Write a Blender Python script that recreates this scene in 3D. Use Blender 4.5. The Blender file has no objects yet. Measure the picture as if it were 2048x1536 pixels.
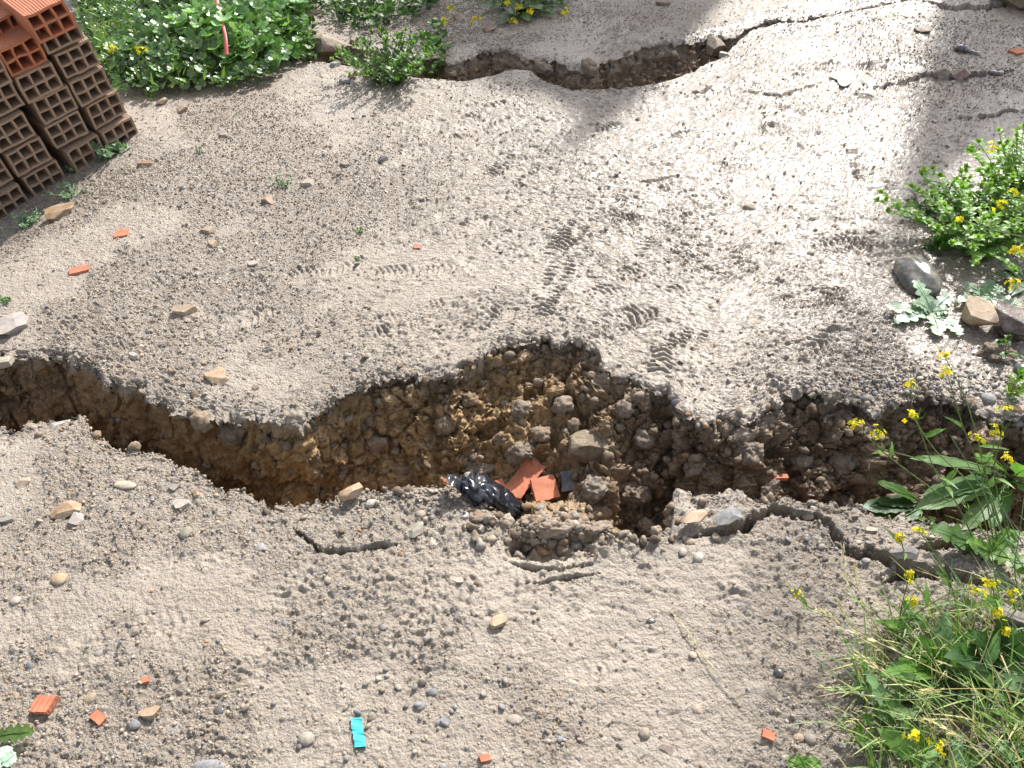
import bpy, math, random
import numpy as np
from math import radians as RD

# ------------------------------------------------------------------ camera, sky, sun, exposure
CH, CF, PITCH, ROLL = 1.5, 1580.0, RD(42.3), RD(1.0)
scene = bpy.context.scene
fw = np.array([0, math.cos(PITCH), -math.sin(PITCH)])
_r0 = np.array([1, 0, 0.]); _u0 = np.array([0, math.sin(PITCH), math.cos(PITCH)])
rt = math.cos(ROLL) * _r0 - math.sin(ROLL) * _u0
up = math.sin(ROLL) * _r0 + math.cos(ROLL) * _u0
from mathutils import Matrix, Vector
cd = bpy.data.cameras.new('camera'); cam = bpy.data.objects.new('camera', cd)
scene.collection.objects.link(cam); scene.camera = cam
cd.sensor_width = 36.0; cd.lens = CF / 2048 * 36.0; cd.clip_start = 0.05; cd.clip_end = 500
cam.matrix_world = Matrix(((rt[0], up[0], -fw[0], 0), (rt[1], up[1], -fw[1], 0), (rt[2], up[2], -fw[2], CH), (0, 0, 0, 1)))
SUN_EL = RD(41); SUN_AZ = math.atan2(0.457, 0.890)          # from +Y towards +X
sd = np.array([math.sin(SUN_AZ) * math.cos(SUN_EL), math.cos(SUN_AZ) * math.cos(SUN_EL), math.sin(SUN_EL)])
w = bpy.data.worlds.new('World'); scene.world = w; w.use_nodes = True
nt = w.node_tree; bg = nt.nodes['Background']
sky = nt.nodes.new('ShaderNodeTexSky'); sky.sky_type = 'NISHITA'; sky.sun_disc = False
sky.sun_elevation = SUN_EL; sky.sun_rotation = SUN_AZ; sky.dust_density = 2.5
hs = nt.nodes.new('ShaderNodeHueSaturation'); hs.inputs['Saturation'].default_value = .45   # thin bright cloud over the blue
nt.links.new(sky.outputs[0], hs.inputs['Color']); nt.links.new(hs.outputs[0], bg.inputs[0]); bg.inputs[1].default_value = 0.145
sl = bpy.data.lights.new('sun', 'SUN'); sun = bpy.data.objects.new('sun', sl); scene.collection.objects.link(sun)
sl.energy = 4.3; sl.angle = RD(1.2); sl.color = (1, 0.965, 0.915)
sun.rotation_euler = Vector(sd.tolist()).to_track_quat('Z', 'Y').to_euler()
scene.view_settings.view_transform = 'Standard'; scene.view_settings.look = 'None'
scene.view_settings.exposure = 0.98; scene.view_settings.gamma = 1
scene.cycles.max_bounces = 6; scene.cycles.transparent_max_bounces = 6

# ------------------------------------------------------------------ helpers
COL = scene.collection
rng = np.random.default_rng(7); random.seed(7)
def P(px, py, z=0.0):
    """point of the place at height z that the photograph shows at px, py"""
    d = fw * CF + (px - 1024) * rt - (py - 768) * up
    return np.array([0, 0, CH]) + d * ((z - CH) / d[2])
def proj(q):
    q = np.asarray(q, float) - [0, 0, CH]; w_ = q @ fw
    return 1024 + CF * (q @ rt) / w_, 768 - CF * (q @ up) / w_, w_
def tag(o, label=None, cat=None, group=None, kind=None):
    if label: o['label'] = label
    if cat: o['category'] = cat
    if group: o['group'] = group
    if kind: o['kind'] = kind
    return o
def empty(name, loc=(0, 0, 0), parent=None):
    o = bpy.data.objects.new(name, None); COL.objects.link(o); o.location = loc; o.empty_display_size = .05
    if parent: o.parent = parent
    return o
def _hash(ix, iy, iz, seed):
    n = (ix * 374761393 + iy * 668265263 + iz * 2147483647 + seed * 974634777) & 0xFFFFFFFF
    n = ((n ^ (n >> 13)) * 1274126177) & 0xFFFFFFFF
    n = ((n ^ (n >> 16)) * 2246822519) & 0xFFFFFFFF
    return ((n ^ (n >> 15)) & 0xFFFFFF).astype(np.float32) / 16777215.0
def vnoise(p, f=1.0, seed=0):
    """smooth value noise, -1..1, p (...,3)"""
    q = p * f; i = np.floor(q).astype(np.int64); t = (q - i).astype(np.float32); t = t * t * (3 - 2 * t)
    x, y, z = i[..., 0], i[..., 1], i[..., 2]; tx, ty, tz = t[..., 0], t[..., 1], t[..., 2]
    def L(a, b, k): return a + (b - a) * k
    c = [_hash(x + a, y + b, z + d, seed) for d in (0, 1) for b in (0, 1) for a in (0, 1)]
    return L(L(L(c[0], c[1], tx), L(c[2], c[3], tx), ty), L(L(c[4], c[5], tx), L(c[6], c[7], tx), ty), tz) * 2 - 1
def fbm(p, f, n=4, seed=0, g=0.5):
    s = 0; a = 1; tot = 0
    for k in range(n): s = s + a * vnoise(p + 3.7 * k, f, seed + k); tot += a; a *= g; f *= 2.03
    return s / tot
def worley(p, f, seed=0, dims=3):
    q = p * f; i = np.floor(q).astype(np.int64); t = (q - i).astype(np.float32)
    b = np.full(p.shape[:-1], 9., np.float32); b2 = b.copy()
    for dz in ((-1, 0, 1) if dims == 3 else (0,)):
        for dy in (-1, 0, 1):
            for dx in (-1, 0, 1):
                X, Y, Z = i[..., 0] + dx, i[..., 1] + dy, (i[..., 2] + dz if dims == 3 else i[..., 0] * 0)
                d = (dx + _hash(X, Y, Z, seed) - t[..., 0]) ** 2 + (dy + _hash(X, Y, Z, seed + 1) - t[..., 1]) ** 2
                if dims == 3: d = d + (dz + _hash(X, Y, Z, seed + 2) - t[..., 2]) ** 2
                b2 = np.minimum(b2, np.maximum(b, d)); b = np.minimum(b, d)
    return np.sqrt(b), np.sqrt(b2)
def sstep(a, b, x):
    t = np.clip((x - a) / (b - a), 0, 1); return t * t * (3 - 2 * t)

def facets(p, f, seed=0, tilt=.9):
    """nearest cell as a flat plate of its own height and tilt: broken soil, not round lumps"""
    q = p * f; i = np.floor(q).astype(np.int64); t = (q - i).astype(np.float32)
    best = np.full(len(p), 9., np.float32); b2 = best.copy(); hgt = np.zeros(len(p), np.float32)
    for dz in (-1, 0, 1):
        for dy in (-1, 0, 1):
            for dx in (-1, 0, 1):
                Xi, Yi, Zi = i[:, 0] + dx, i[:, 1] + dy, i[:, 2] + dz
                ox = dx + _hash(Xi, Yi, Zi, seed) - t[:, 0]; oy = dy + _hash(Xi, Yi, Zi, seed + 1) - t[:, 1]; oz = dz + _hash(Xi, Yi, Zi, seed + 2) - t[:, 2]
                d = ox * ox + oy * oy + oz * oz; m_ = d < best
                b2 = np.where(m_, best, np.minimum(b2, d)); best = np.where(m_, d, best)
                nx_ = _hash(Xi, Yi, Zi, seed + 3) - .5; ny_ = _hash(Xi, Yi, Zi, seed + 4) - .5; nz_ = _hash(Xi, Yi, Zi, seed + 5) - .5
                hgt = np.where(m_, (_hash(Xi, Yi, Zi, seed + 6) - .5) + tilt * 2 * (ox * nx_ + oy * ny_ + oz * nz_), hgt)
    return hgt, np.sqrt(b2) - np.sqrt(best)
class MB:
    """collects faces with a colour per vertex; build() links them as one mesh object"""
    def __init__(s): s.v = []; s.f = []; s.c = []; s.n = 0
    def add(s, v, f, c):
        v = np.asarray(v, float); s.v.append(v); s.f += [tuple(int(i) + s.n for i in q) for q in f]
        c = np.asarray(c, float)
        s.c.append(np.broadcast_to(c, (len(v), 3)).copy()); s.n += len(v)
    def build(s, name, mat, parent=None, smooth=True, origin=None):
        v = np.concatenate(s.v); c = np.concatenate(s.c)
        if origin is not None: v = v - np.asarray(origin)
        me = bpy.data.meshes.new(name); me.from_pydata(v.tolist(), [], s.f); return finish(me, name, mat, c, parent, smooth, origin)
def finish(me, name, mat, c=None, parent=None, smooth=True, origin=None):
    if c is not None:
        a = me.color_attributes.new('tint', 'FLOAT_COLOR', 'POINT')
        a.data.foreach_set('color', np.concatenate([c, np.ones((len(c), 1))], 1).astype(np.float32).ravel())
    if smooth: me.polygons.foreach_set('use_smooth', [True] * len(me.polygons))
    me.materials.append(mat); me.update()
    o = bpy.data.objects.new(name, me); COL.objects.link(o)
    if origin is not None: o.location = origin
    if parent:
        o.parent = parent
        if origin is None and parent.type == 'EMPTY': o.location = -parent.location
    return o
def bigmesh(name, V, T, k):
    me = bpy.data.meshes.new(name); me.vertices.add(len(V)); me.vertices.foreach_set('co', V.astype(np.float32).ravel())
    me.loops.add(T.size); me.loops.foreach_set('vertex_index', T.astype(np.int32).ravel())
    me.polygons.add(len(T)); me.polygons.foreach_set('loop_start', np.arange(0, T.size, k, dtype=np.int32))
    me.polygons.foreach_set('loop_total', np.full(len(T), k, np.int32)); me.update(calc_edges=True); return me

# ------------------------------------------------------------------ materials
def mat(name):
    m = bpy.data.materials.new(name); m.use_nodes = True
    return m, m.node_tree, m.node_tree.nodes['Principled BSDF']
def N(nt, t, **k):
    n = nt.nodes.new(t)
    for a, b in k.items():
        if a.startswith('i_'): n.inputs[a[2:].replace('_', ' ')].default_value = b
        else: setattr(n, a, b)
    return n
def ramp(nt, src, stops):
    r = nt.nodes.new('ShaderNodeValToRGB'); e = r.color_ramp.elements
    while len(e) < len(stops): e.new(0.5)
    for q, (p_, c) in zip(e, stops): q.position = p_; q.color = (c, c, c, 1) if not hasattr(c, '__len__') else (*c, 1)
    nt.links.new(src, r.inputs[0]); return r.outputs[0]
def mix(nt, f, a, b, mode='MIX'):
    m = nt.nodes.new('ShaderNodeMix'); m.data_type = 'RGBA'; m.blend_type = mode
    for k, x in ((0, f), (6, a), (7, b)):
        if hasattr(x, 'links'): nt.links.new(x, m.inputs[k])
        else: m.inputs[k].default_value = x if k == 0 else (*x, 1)
    return m.outputs[2]
def math_(nt, op, a, b=0.0, c=0.0):
    m = nt.nodes.new('ShaderNodeMath'); m.operation = op
    for k, x in ((0, a), (1, b), (2, c)):
        if hasattr(x, 'links'): nt.links.new(x, m.inputs[k])
        else: m.inputs[k].default_value = x
    return m.outputs[0]
def noise(nt, v, s, d=6, r=.6, dist=0.0):
    n = N(nt, 'ShaderNodeTexNoise', i_Scale=s, i_Detail=d, i_Roughness=r, i_Distortion=dist); nt.links.new(v, n.inputs['Vector']); return n.outputs[0]
def voro(nt, v, s, out='Color', feat='F1'):
    n = N(nt, 'ShaderNodeTexVoronoi', i_Scale=s, feature=feat); nt.links.new(v, n.inputs['Vector']); return n.outputs[out]

def ground_material():
    m, nt, b = mat('muddy_ground')
    tc = N(nt, 'ShaderNodeTexCoord').outputs['Object']
    A = lambda n: N(nt, 'ShaderNodeAttribute', attribute_name=n).outputs['Fac']
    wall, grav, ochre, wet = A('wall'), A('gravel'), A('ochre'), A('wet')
    n1 = noise(nt, tc, 1.6, 5, .6); n2 = noise(nt, tc, 14, 8, .68, .3); n3 = noise(nt, tc, 130, 4, .7)
    top = mix(nt, ramp(nt, n1, [(.35, 0.), (.65, 1.)]), (.335, .282, .225), (.40, .35, .29))
    top = mix(nt, ramp(nt, n2, [(.40, 0.), (.62, 1.)]), top, (.27, .222, .175), 'MIX')
    top = mix(nt, ramp(nt, n2, [(.5, 0.), (.85, .8)]), top, (.43, .395, .35), 'MIX')
    # specks of small stones
    vc = N(nt, 'ShaderNodeTexVoronoi', i_Scale=150.); nt.links.new(tc, vc.inputs['Vector'])
    sep = N(nt, 'ShaderNodeSeparateColor'); nt.links.new(vc.outputs['Color'], sep.inputs[0])
    stone = N(nt, 'ShaderNodeValToRGB'); e = stone.color_ramp.elements
    cs = [(0, (.13, .125, .13)), (.12, (.30, .22, .15)), (.3, (.42, .34, .26)), (.5, (.28, .25, .22)), (.7, (.40, .27, .15)), (.85, (.50, .45, .39)), (.95, (.22, .24, .27))]
    while len(e) < len(cs): e.new(.5)
    for q, (p_, c) in zip(e, cs): q.position = p_; q.color = (*c, 1)
    stone.color_ramp.interpolation = 'CONSTANT'
    nt.links.new(sep.outputs[0], stone.inputs[0])
    isst = math_(nt, 'MULTIPLY', math_(nt, 'GREATER_THAN', sep.outputs[1], .45), math_(nt, 'LESS_THAN', vc.outputs['Distance'], .42))
    isst = math_(nt, 'MULTIPLY', isst, math_(nt, 'MULTIPLY', grav, .8))
    top = mix(nt, isst, top, stone.outputs[0])
    # subsoil of the broken sides: damp brown and ochre clay
    w1 = noise(nt, tc, 7, 8, .7, .5); w2 = noise(nt, tc, 45, 5, .7)
    soil = mix(nt, ramp(nt, w1, [(.38, 0.), (.62, 1.)]), (.165, .105, .056), (.28, .193, .115))
    och = mix(nt, ramp(nt, w2, [(.35, 0.), (.65, 1.)]), (.235, .137, .054), (.42, .275, .125))
    soil = mix(nt, ochre, soil, och)
    soil = mix(nt, ramp(nt, w2, [(.52, 0.), (.72, .55)]), soil, (.31, .25, .19))
    col = mix(nt, wall, top, soil)
    col = mix(nt, math_(nt, 'MULTIPLY', wet, .5), col, mix(nt, 1.0, col, (.55, .5, .46), 'MULTIPLY'))  # wet mud tone, which also paints the upper right shade darker
    nt.links.new(col, b.inputs['Base Color'])
    r = math_(nt, 'MULTIPLY_ADD', ramp(nt, n3, [(.3, 0.), (.7, 1.)]), .34, .30); r = math_(nt, 'MULTIPLY_ADD', wall, .3, r)
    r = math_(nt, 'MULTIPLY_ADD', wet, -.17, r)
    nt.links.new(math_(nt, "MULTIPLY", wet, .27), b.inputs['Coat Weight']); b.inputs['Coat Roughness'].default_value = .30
    nt.links.new(r, b.inputs['Roughness']); b.inputs['Specular IOR Level'].default_value = .5
    # grain
    vb = voro(nt, tc, 150, 'Distance'); vb2 = voro(nt, tc, 330, 'Distance')
    h = math_(nt, 'MULTIPLY_ADD', vb, -.8, math_(nt, 'MULTIPLY', vb2, -.35))
    h = math_(nt, 'MULTIPLY', h, math_(nt, 'MULTIPLY_ADD', grav, .7, .3))
    h = math_(nt, 'MULTIPLY_ADD', math_(nt, 'MULTIPLY', noise(nt, tc, 60, 6, .75), math_(nt, 'MULTIPLY_ADD', grav, .8, .6)), 1.5, h)
    h = math_(nt, 'MULTIPLY_ADD', n3, .5, h)
    bp = N(nt, 'ShaderNodeBump', i_Strength=.9, i_Distance=.009); nt.links.new(h, bp.inputs['Height']); nt.links.new(bp.outputs[0], b.inputs['Normal'])
    return m
def soil_material():
    m, nt, b = mat('clod_soil'); tc = N(nt, 'ShaderNodeTexCoord').outputs['Object']
    t = N(nt, 'ShaderNodeAttribute', attribute_name='tint').outputs['Color']
    n = noise(nt, tc, 40, 7, .7, .4); c = mix(nt, ramp(nt, n, [(.35, 0.), (.7, 1.)]), mix(nt, 1., t, (.55, .5, .45), 'MULTIPLY'), mix(nt, .25, t, (.42, .36, .29)))
    nt.links.new(c, b.inputs['Base Color']); b.inputs['Roughness'].default_value = .75
    h = math_(nt, 'MULTIPLY_ADD', noise(nt, tc, 90, 6, .75), 1., n)
    bp = N(nt, 'ShaderNodeBump', i_Strength=.9, i_Distance=.006); nt.links.new(h, bp.inputs['Height']); nt.links.new(bp.outputs[0], b.inputs['Normal'])
    return m
def stone_material(name, rough=.5, bump=.3):
    m, nt, b = mat(name); tc = N(nt, 'ShaderNodeTexCoord').outputs['Object']
    t = N(nt, 'ShaderNodeAttribute', attribute_name='tint').outputs['Color']
    n = noise(nt, tc, 55, 6, .7, .6)
    c = mix(nt, ramp(nt, n, [(.3, 0.), (.7, 1.)]), mix(nt, 1., t, (.50, .47, .44), 'MULTIPLY'), mix(nt, .05, mix(nt, 1., t, (.85, .82, .78), 'MULTIPLY'), (.7, .66, .6)))
    dst = noise(nt, tc, 25, 4, .6); c = mix(nt, ramp(nt, dst, [(.45, 0.), (.65, .45)]), c, (.36, .30, .235))
    nt.links.new(c, b.inputs['Base Color']); b.inputs['Roughness'].default_value = rough
    bp = N(nt, 'ShaderNodeBump', i_Strength=bump, i_Distance=.003); nt.links.new(noise(nt, tc, 160, 5, .7), bp.inputs['Height']); nt.links.new(bp.outputs[0], b.inputs['Normal'])
    return m
def leaf_material(name, rough=.35, trans=.35, spec=.5):
    m, nt, b = mat(name); t = N(nt, 'ShaderNodeAttribute', attribute_name='tint').outputs['Color']
    tc = N(nt, 'ShaderNodeTexCoord').outputs['Object']
    n = noise(nt, tc, 50, 4, .6); c = mix(nt, ramp(nt, n, [(.3, 0.), (.7, 1.)]), mix(nt, 1., t, (.7, .75, .7), 'MULTIPLY'), mix(nt, 1., t, (1.2, 1.15, 1.1), 'MULTIPLY'))
    nt.links.new(c, b.inputs['Base Color']); b.inputs['Roughness'].default_value = rough; b.inputs['Specular IOR Level'].default_value = spec
    tr = N(nt, 'ShaderNodeBsdfTranslucent'); nt.links.new(mix(nt, 1., c, (1.3, 1.5, .6), 'MULTIPLY'), tr.inputs[0])
    bp = N(nt, 'ShaderNodeBump', i_Strength=.35, i_Distance=.003); nt.links.new(noise(nt, tc, 120, 3, .6), bp.inputs['Height']); nt.links.new(bp.outputs[0], b.inputs['Normal'])
    ms = N(nt, 'ShaderNodeMixShader', i_Fac=trans); nt.links.new(b.outputs[0], ms.inputs[1]); nt.links.new(tr.outputs[0], ms.inputs[2])
    nt.links.new(ms.outputs[0], nt.nodes['Material Output'].inputs[0]); return m
def plain(name, col, rough=.5, metal=0., bump=0., bs=60, var=.25):
    m, nt, b = mat(name); tc = N(nt, 'ShaderNodeTexCoord').outputs['Object']; n = noise(nt, tc, bs * .3, 6, .65)
    c = mix(nt, ramp(nt, n, [(.3, 0.), (.7, 1.)]), tuple(x * (1 - var) for x in col), tuple(min(1, x * (1 + var)) for x in col))
    nt.links.new(c, b.inputs['Base Color']); b.inputs['Roughness'].default_value = rough; b.inputs['Metallic'].default_value = metal
    if bump:
        bp = N(nt, 'ShaderNodeBump', i_Strength=bump, i_Distance=.004); nt.links.new(noise(nt, tc, bs, 5, .6), bp.inputs['Height']); nt.links.new(bp.outputs[0], b.inputs['Normal'])
    return m
def brick_material():
    m, nt, b = mat('fired_clay'); tc = N(nt, 'ShaderNodeTexCoord').outputs['Object']
    oi = N(nt, 'ShaderNodeObjectInfo'); t = N(nt, 'ShaderNodeAttribute', attribute_name='tint').outputs['Color']
    sp = N(nt, 'ShaderNodeSeparateColor'); nt.links.new(t, sp.inputs[0])
    off = N(nt, 'ShaderNodeVectorMath', operation='ADD'); nt.links.new(tc, off.inputs[0]); nt.links.new(oi.outputs['Location'], off.inputs[1])
    n = noise(nt, off.outputs[0], 9, 6, .65); n2 = noise(nt, off.outputs[0], 70, 5, .7)
    clay = mix(nt, n2, (.36, .12, .056), (.50, .19, .095)); clay = mix(nt, ramp(nt, n, [(.4, 0.), (.7, .5)]), clay, (.34, .12, .06))
    mud = mix(nt, n2, (.20, .13, .085), (.37, .28, .20))
    # red channel of tint = how muddy the face is
    th = math_(nt, 'SUBTRACT', math_(nt, 'MULTIPLY_ADD', sp.outputs[0], 1.5, n), 1.0)
    k = ramp(nt, math_(nt, 'MULTIPLY_ADD', th, 3., .5), [(.2, 0.), (.75, .93)])
    nt.links.new(mix(nt, k, clay, mud), b.inputs['Base Color']); b.inputs['Roughness'].default_value = .75
    bp = N(nt, 'ShaderNodeBump', i_Strength=.5, i_Distance=.002); nt.links.new(n2, bp.inputs['Height']); nt.links.new(bp.outputs[0], b.inputs['Normal'])
    return m
M_GROUND = ground_material(); M_SOIL = soil_material(); M_STONE = stone_material('stone_dry', .68); M_WET = stone_material('stone_wet', .13, .15)
M_LEAF = leaf_material('leaf', .45, .35, .4); M_MALLOW = leaf_material('mallow_leaf', .33, .3, .65); M_SILVER = leaf_material('leaf_silvery', .42, .18, .6); M_GRASS = leaf_material('grass_blade', .45, .3)
M_PETAL = leaf_material('petal', .6, .4, .2); M_STRAW = stone_material('straw', .7, .1); M_BRICK = brick_material()

# ------------------------------------------------------------------ the ground sheet with its two open fissures
def curve_s(pts, z=0.0):
    q = np.array([P(x, y, z) for x, y in pts]); s = q[:, 0] / (q[:, 1] + 1); o = np.maximum.accumulate(s + np.arange(len(s)) * 1e-7)
    return o, q[:, 1]
FAR1 = [(-260, 720), (0, 712), (90, 712), (165, 725), (215, 765), (270, 775), (310, 800), (350, 822), (440, 830), (500, 838), (560, 846), (602, 850), (616, 830), (660, 800), (700, 782),
        (770, 762), (870, 755), (920, 748), (935, 725), (1000, 695), (1040, 692), (1120, 688), (1190, 697), (1205, 735), (1260, 760), (1320, 770), (1345, 790), (1368, 832), (1410, 852),
        (1450, 838), (1490, 852), (1540, 815), (1600, 793), (1680, 800), (1720, 805), (1760, 825), (1790, 800), (1870, 797), (1930, 805), (1960, 830), (2048, 850), (2400, 880)]
NEAR1 = [(-260, 880), (0, 862), (60, 850), (110, 833), (160, 828), (180, 860), (215, 895), (265, 905), (310, 895), (345, 925), (400, 945), (440, 975), (500, 990), (530, 1010), (570, 1018),
         (620, 1005), (690, 1005), (740, 978), (860, 975), (960, 990), (990, 1028), (1040, 1045), (1120, 1052), (1200, 1062), (1240, 1072), (1300, 1080), (1338, 1070), (1348, 985), (1420, 980),
         (1500, 990), (1560, 1005), (1650, 1000), (1720, 1015), (1760, 1035), (1850, 1045), (1950, 1055), (2048, 1060), (2400, 1080)]
FAR2 = [(-200, 40), (560, 118), (600, 112), (650, 96), (700, 92), (730, 96), (780, 108), (850, 118), (900, 124), (930, 118), (960, 102), (1000, 99), (1025, 104), (1045, 114), (1080, 116), (1110, 120), (1135, 133), (1160, 140),
        (1190, 136), (1225, 124), (1260, 108), (1290, 95), (1340, 90), (1390, 86), (1410, 80), (1440, 73), (1462, 80), (1490, 62), (1520, 50), (1560, 42), (1600, 45), (1800, 0), (2400, -60)]
NEAR2 = [(-200, 42), (560, 121), (600, 124), (650, 128), (700, 138), (780, 150), (880, 160), (930, 162), (985, 152), (1010, 140), (1060, 140), (1085, 162), (1110, 172), (1150, 182), (1200, 183), (1250, 180), (1300, 172), (1345, 158),
         (1390, 145), (1440, 122), (1462, 100), (1485, 80), (1500, 66), (1520, 60), (1560, 50), (1600, 49), (1800, 5), (2400, -57)]
DEP1 = [(-260, .7), (150, 1.0), (300, 1.15), (450, .95), (560, .62), (640, .46), (760, .37), (900, .29), (1000, .235), (1080, .20), (1200, .2), (1270, .3), (1340, .31), (1360, .25), (1420, .22), (1600, .24), (1760, .27), (1900, .3), (2400, .4)]
TB1 = [(-260, .6), (300, .7), (500, .45), (640, .40), (760, .45), (900, .5), (1050, .5), (1200, .5), (1400, .55), (1600, .5), (1800, .5), (2400, .5)]
def interp_px(tab, s, row=880):
    q = np.array([P(x, row) for x, _ in tab]); ss = q[:, 0] / (q[:, 1] + 1); return np.interp(s, ss, [b for _, b in tab])
NC = 980
core = np.linspace(-.62, .62, NC - 120)
side = .62 + np.cumsum(np.geomspace(.0018, 1.2, 60))
S = np.concatenate([-side[::-1], core, side])
sv = np.stack([S, S * 0, S * 0 + 5], -1)
rag = lambda sd_, a, f: a * fbm(sv, f, 4, sd_, .6)
f1s, f1y = curve_s(FAR1); n1s, n1y = curve_s(NEAR1); f2s, f2y = curve_s(FAR2); n2s, n2y = curve_s(NEAR2)
yF1 = np.interp(S, f1s, f1y) + rag(11, .022, 26) + rag(17, .012, 110); yN1 = np.interp(S, n1s, n1y) + rag(12, .016, 30) + rag(18, .009, 120)
yF2 = np.interp(S, f2s, f2y) + rag(13, .035, 26) + rag(19, .04, 90); yN2 = np.interp(S, n2s, n2y) + rag(14, .03, 30)
yF1 = np.maximum(yF1, yN1 + .03)
cl = np.interp(S, [-.33, -.30, .10, .16, .25], [1, 1, 1, .35, .12]); yF2 = np.maximum(yF2, yN2 + .004)
D1 = interp_px(DEP1, S) + .03 * fbm(sv, 12, 3, 15); TB = interp_px(TB1, S) + .08 * fbm(sv, 9, 3, 16)
SL = np.exp(-((S - (P(1110, 1050)[0] / (P(1110, 1050)[1] + 1))) / .060) ** 4)     # the near lip slumps into the pit here
stp = lambda f, a, sd_: a * (_hash(np.floor(S * f + .6 * vnoise(sv, f * .7, sd_)).astype(np.int64), np.zeros(NC, np.int64), np.zeros(NC, np.int64), sd_) - .5)
yF1 = yF1 + stp(48, .020, 301) + stp(130, .010, 302); yN1 = yN1 + stp(52, .014, 303) + stp(120, .007, 304); yF2 = yF2 + stp(60, .03, 305) * (yF2 > yN2 + .05)
D2 = np.minimum(.26, (yF2 - yN2) * 1.0)
# outside the photographed stretch both fissures close slowly
def profile(kf, kz, t):
    i = np.clip(np.searchsorted(kf, t, 'right') - 1, 0, len(kf) - 2); return kz[i] + (kz[i + 1] - kz[i]) * ((t - kf[i]) / (kf[i + 1] - kf[i]))
rows = []   # each: (y[NC], z[NC], wallmask)
Ypers = lambda a, b, n, c=.55: [1 / (1 / (a + c) * (1 - t) + 1 / (b + c) * t) - c for t in np.linspace(0, 1, n)]
Z0 = S * 0
for y in np.linspace(-.75, .30, 14): rows.append((Z0 + y, Z0, 0.))
def calmed(y, sg, off, r=14):
    """the rim line smoothed, held off to one side, so that only the last rows follow every notch"""
    a = np.array([(max if sg > 0 else min)(y[max(0, i - r):i + r + 1]) for i in range(NC)]); p_ = np.pad(a, r, 'edge')
    return np.convolve(p_, np.ones(2 * r + 1) / (2 * r + 1), 'valid') + sg * off
yN1c, yF1c = calmed(yN1, -1, .03), calmed(yF1, 1, .03); yN2c, yF2c = calmed(yN2, -1, .08), calmed(yF2, 1, .08)
for y in Ypers(S * 0 + .31, yN1c, 380, .9): rows.append((y, Z0, 0.))
for t in np.linspace(0, 1, 31)[1:]: rows.append((yN1c + (yN1 - yN1c) * t, Z0, 0.))
W1 = yF1 - yN1
wl = np.clip(W1 * .12, .004, .04)
for t in np.linspace(0, 1, 26)[1:]: rows.append((yN1 + wl * (t ** 1.2) - .012 * np.sin(t * 3.1), -D1 * t ** .8 * (1 - .82 * SL), min(1, t * 6)))
fl0 = yN1 + wl; fl1 = yN1 + W1 * np.clip(TB, .25, .8)
for t in np.linspace(0, 1, 76)[1:]: rows.append((fl0 + (fl1 - fl0) * t, -D1 * (1 - .10 * t - .12 * sstep(.5, 1, t)) * (1 - .82 * SL * (1 - sstep(0, .75, t))), 1.))
wk = np.array([0, .35, .7, .86, .95, 1.0]); wz = np.array([-.78, -.50, -.25, -.12, -.035, 0.]);
for t in np.linspace(0, 1, 150)[1:]:
    yy = profile(wk, np.array([0, .55, .90, 1.0, 1.02, 1.0]), t)
    over = .03 * math.exp(-((t - .88) / .07) ** 2)
    rows.append((fl1 + (yF1 - fl1) * yy + over * np.clip(D1 / .3, 0, 1), D1 * profile(wk, wz, t), 1. - max(0, (t - .955) / .045) * .9))
for t in np.linspace(0, 1, 31)[1:]: rows.append((yF1 + (yF1c - yF1) * t, Z0, 0.))
for y in Ypers(yF1c, yN2c, 500, .5)[1:]: rows.append((y, Z0, 0.))
for t in np.linspace(0, 1, 31)[1:]: rows.append((yN2c + (yN2 - yN2c) * t, Z0, 0.))
W2 = yF2 - yN2
for t in np.linspace(0, 1, 10)[1:]: rows.append((yN2 + W2 * .06 * t, -D2 * t, 1.))
for t in np.linspace(0, 1, 22)[1:]: rows.append((yN2 + W2 * (.06 + .5 * t), -D2 * (1 - .15 * t), 1.))
for t in np.linspace(0, 1, 56)[1:]: rows.append((yN2 + W2 * (.56 + .44 * t) + .03 * math.exp(-((t - .88) / .08) ** 2) * np.clip(W2 / .2, 0, 1), D2 * profile(wk, wz * 1.08, t), 1. - max(0, (t - .94) / .06) * .9))
for t in np.linspace(0, 1, 21)[1:]: rows.append((yF2 + (yF2c - yF2) * t, Z0, 0.))
for y in Ypers(yF2c, yF2 * 0 + 9., 130, .5)[1:]: rows.append((y, Z0, 0.))
for y in np.geomspace(9.6, 130, 22): rows.append((Z0 + y, Z0, 0.))
Y = np.stack([r[0] for r in rows]); Z = np.stack([r[1] for r in rows]); WM = np.stack([Z0 + r[2] for r in rows])
X = S[None, :] * (Y + 1)
B = np.stack([X, Y, Z], -1).astype(np.float64)
# very narrow stretches of fissure two are only cracks
WM[:] = np.where((WM > 0) & (np.arange(len(rows))[:, None] > 1150), WM * np.clip(W2 / .03, 0, 1), WM)
near = (Y < 9.5) & (np.abs(X) < 7)
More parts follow.
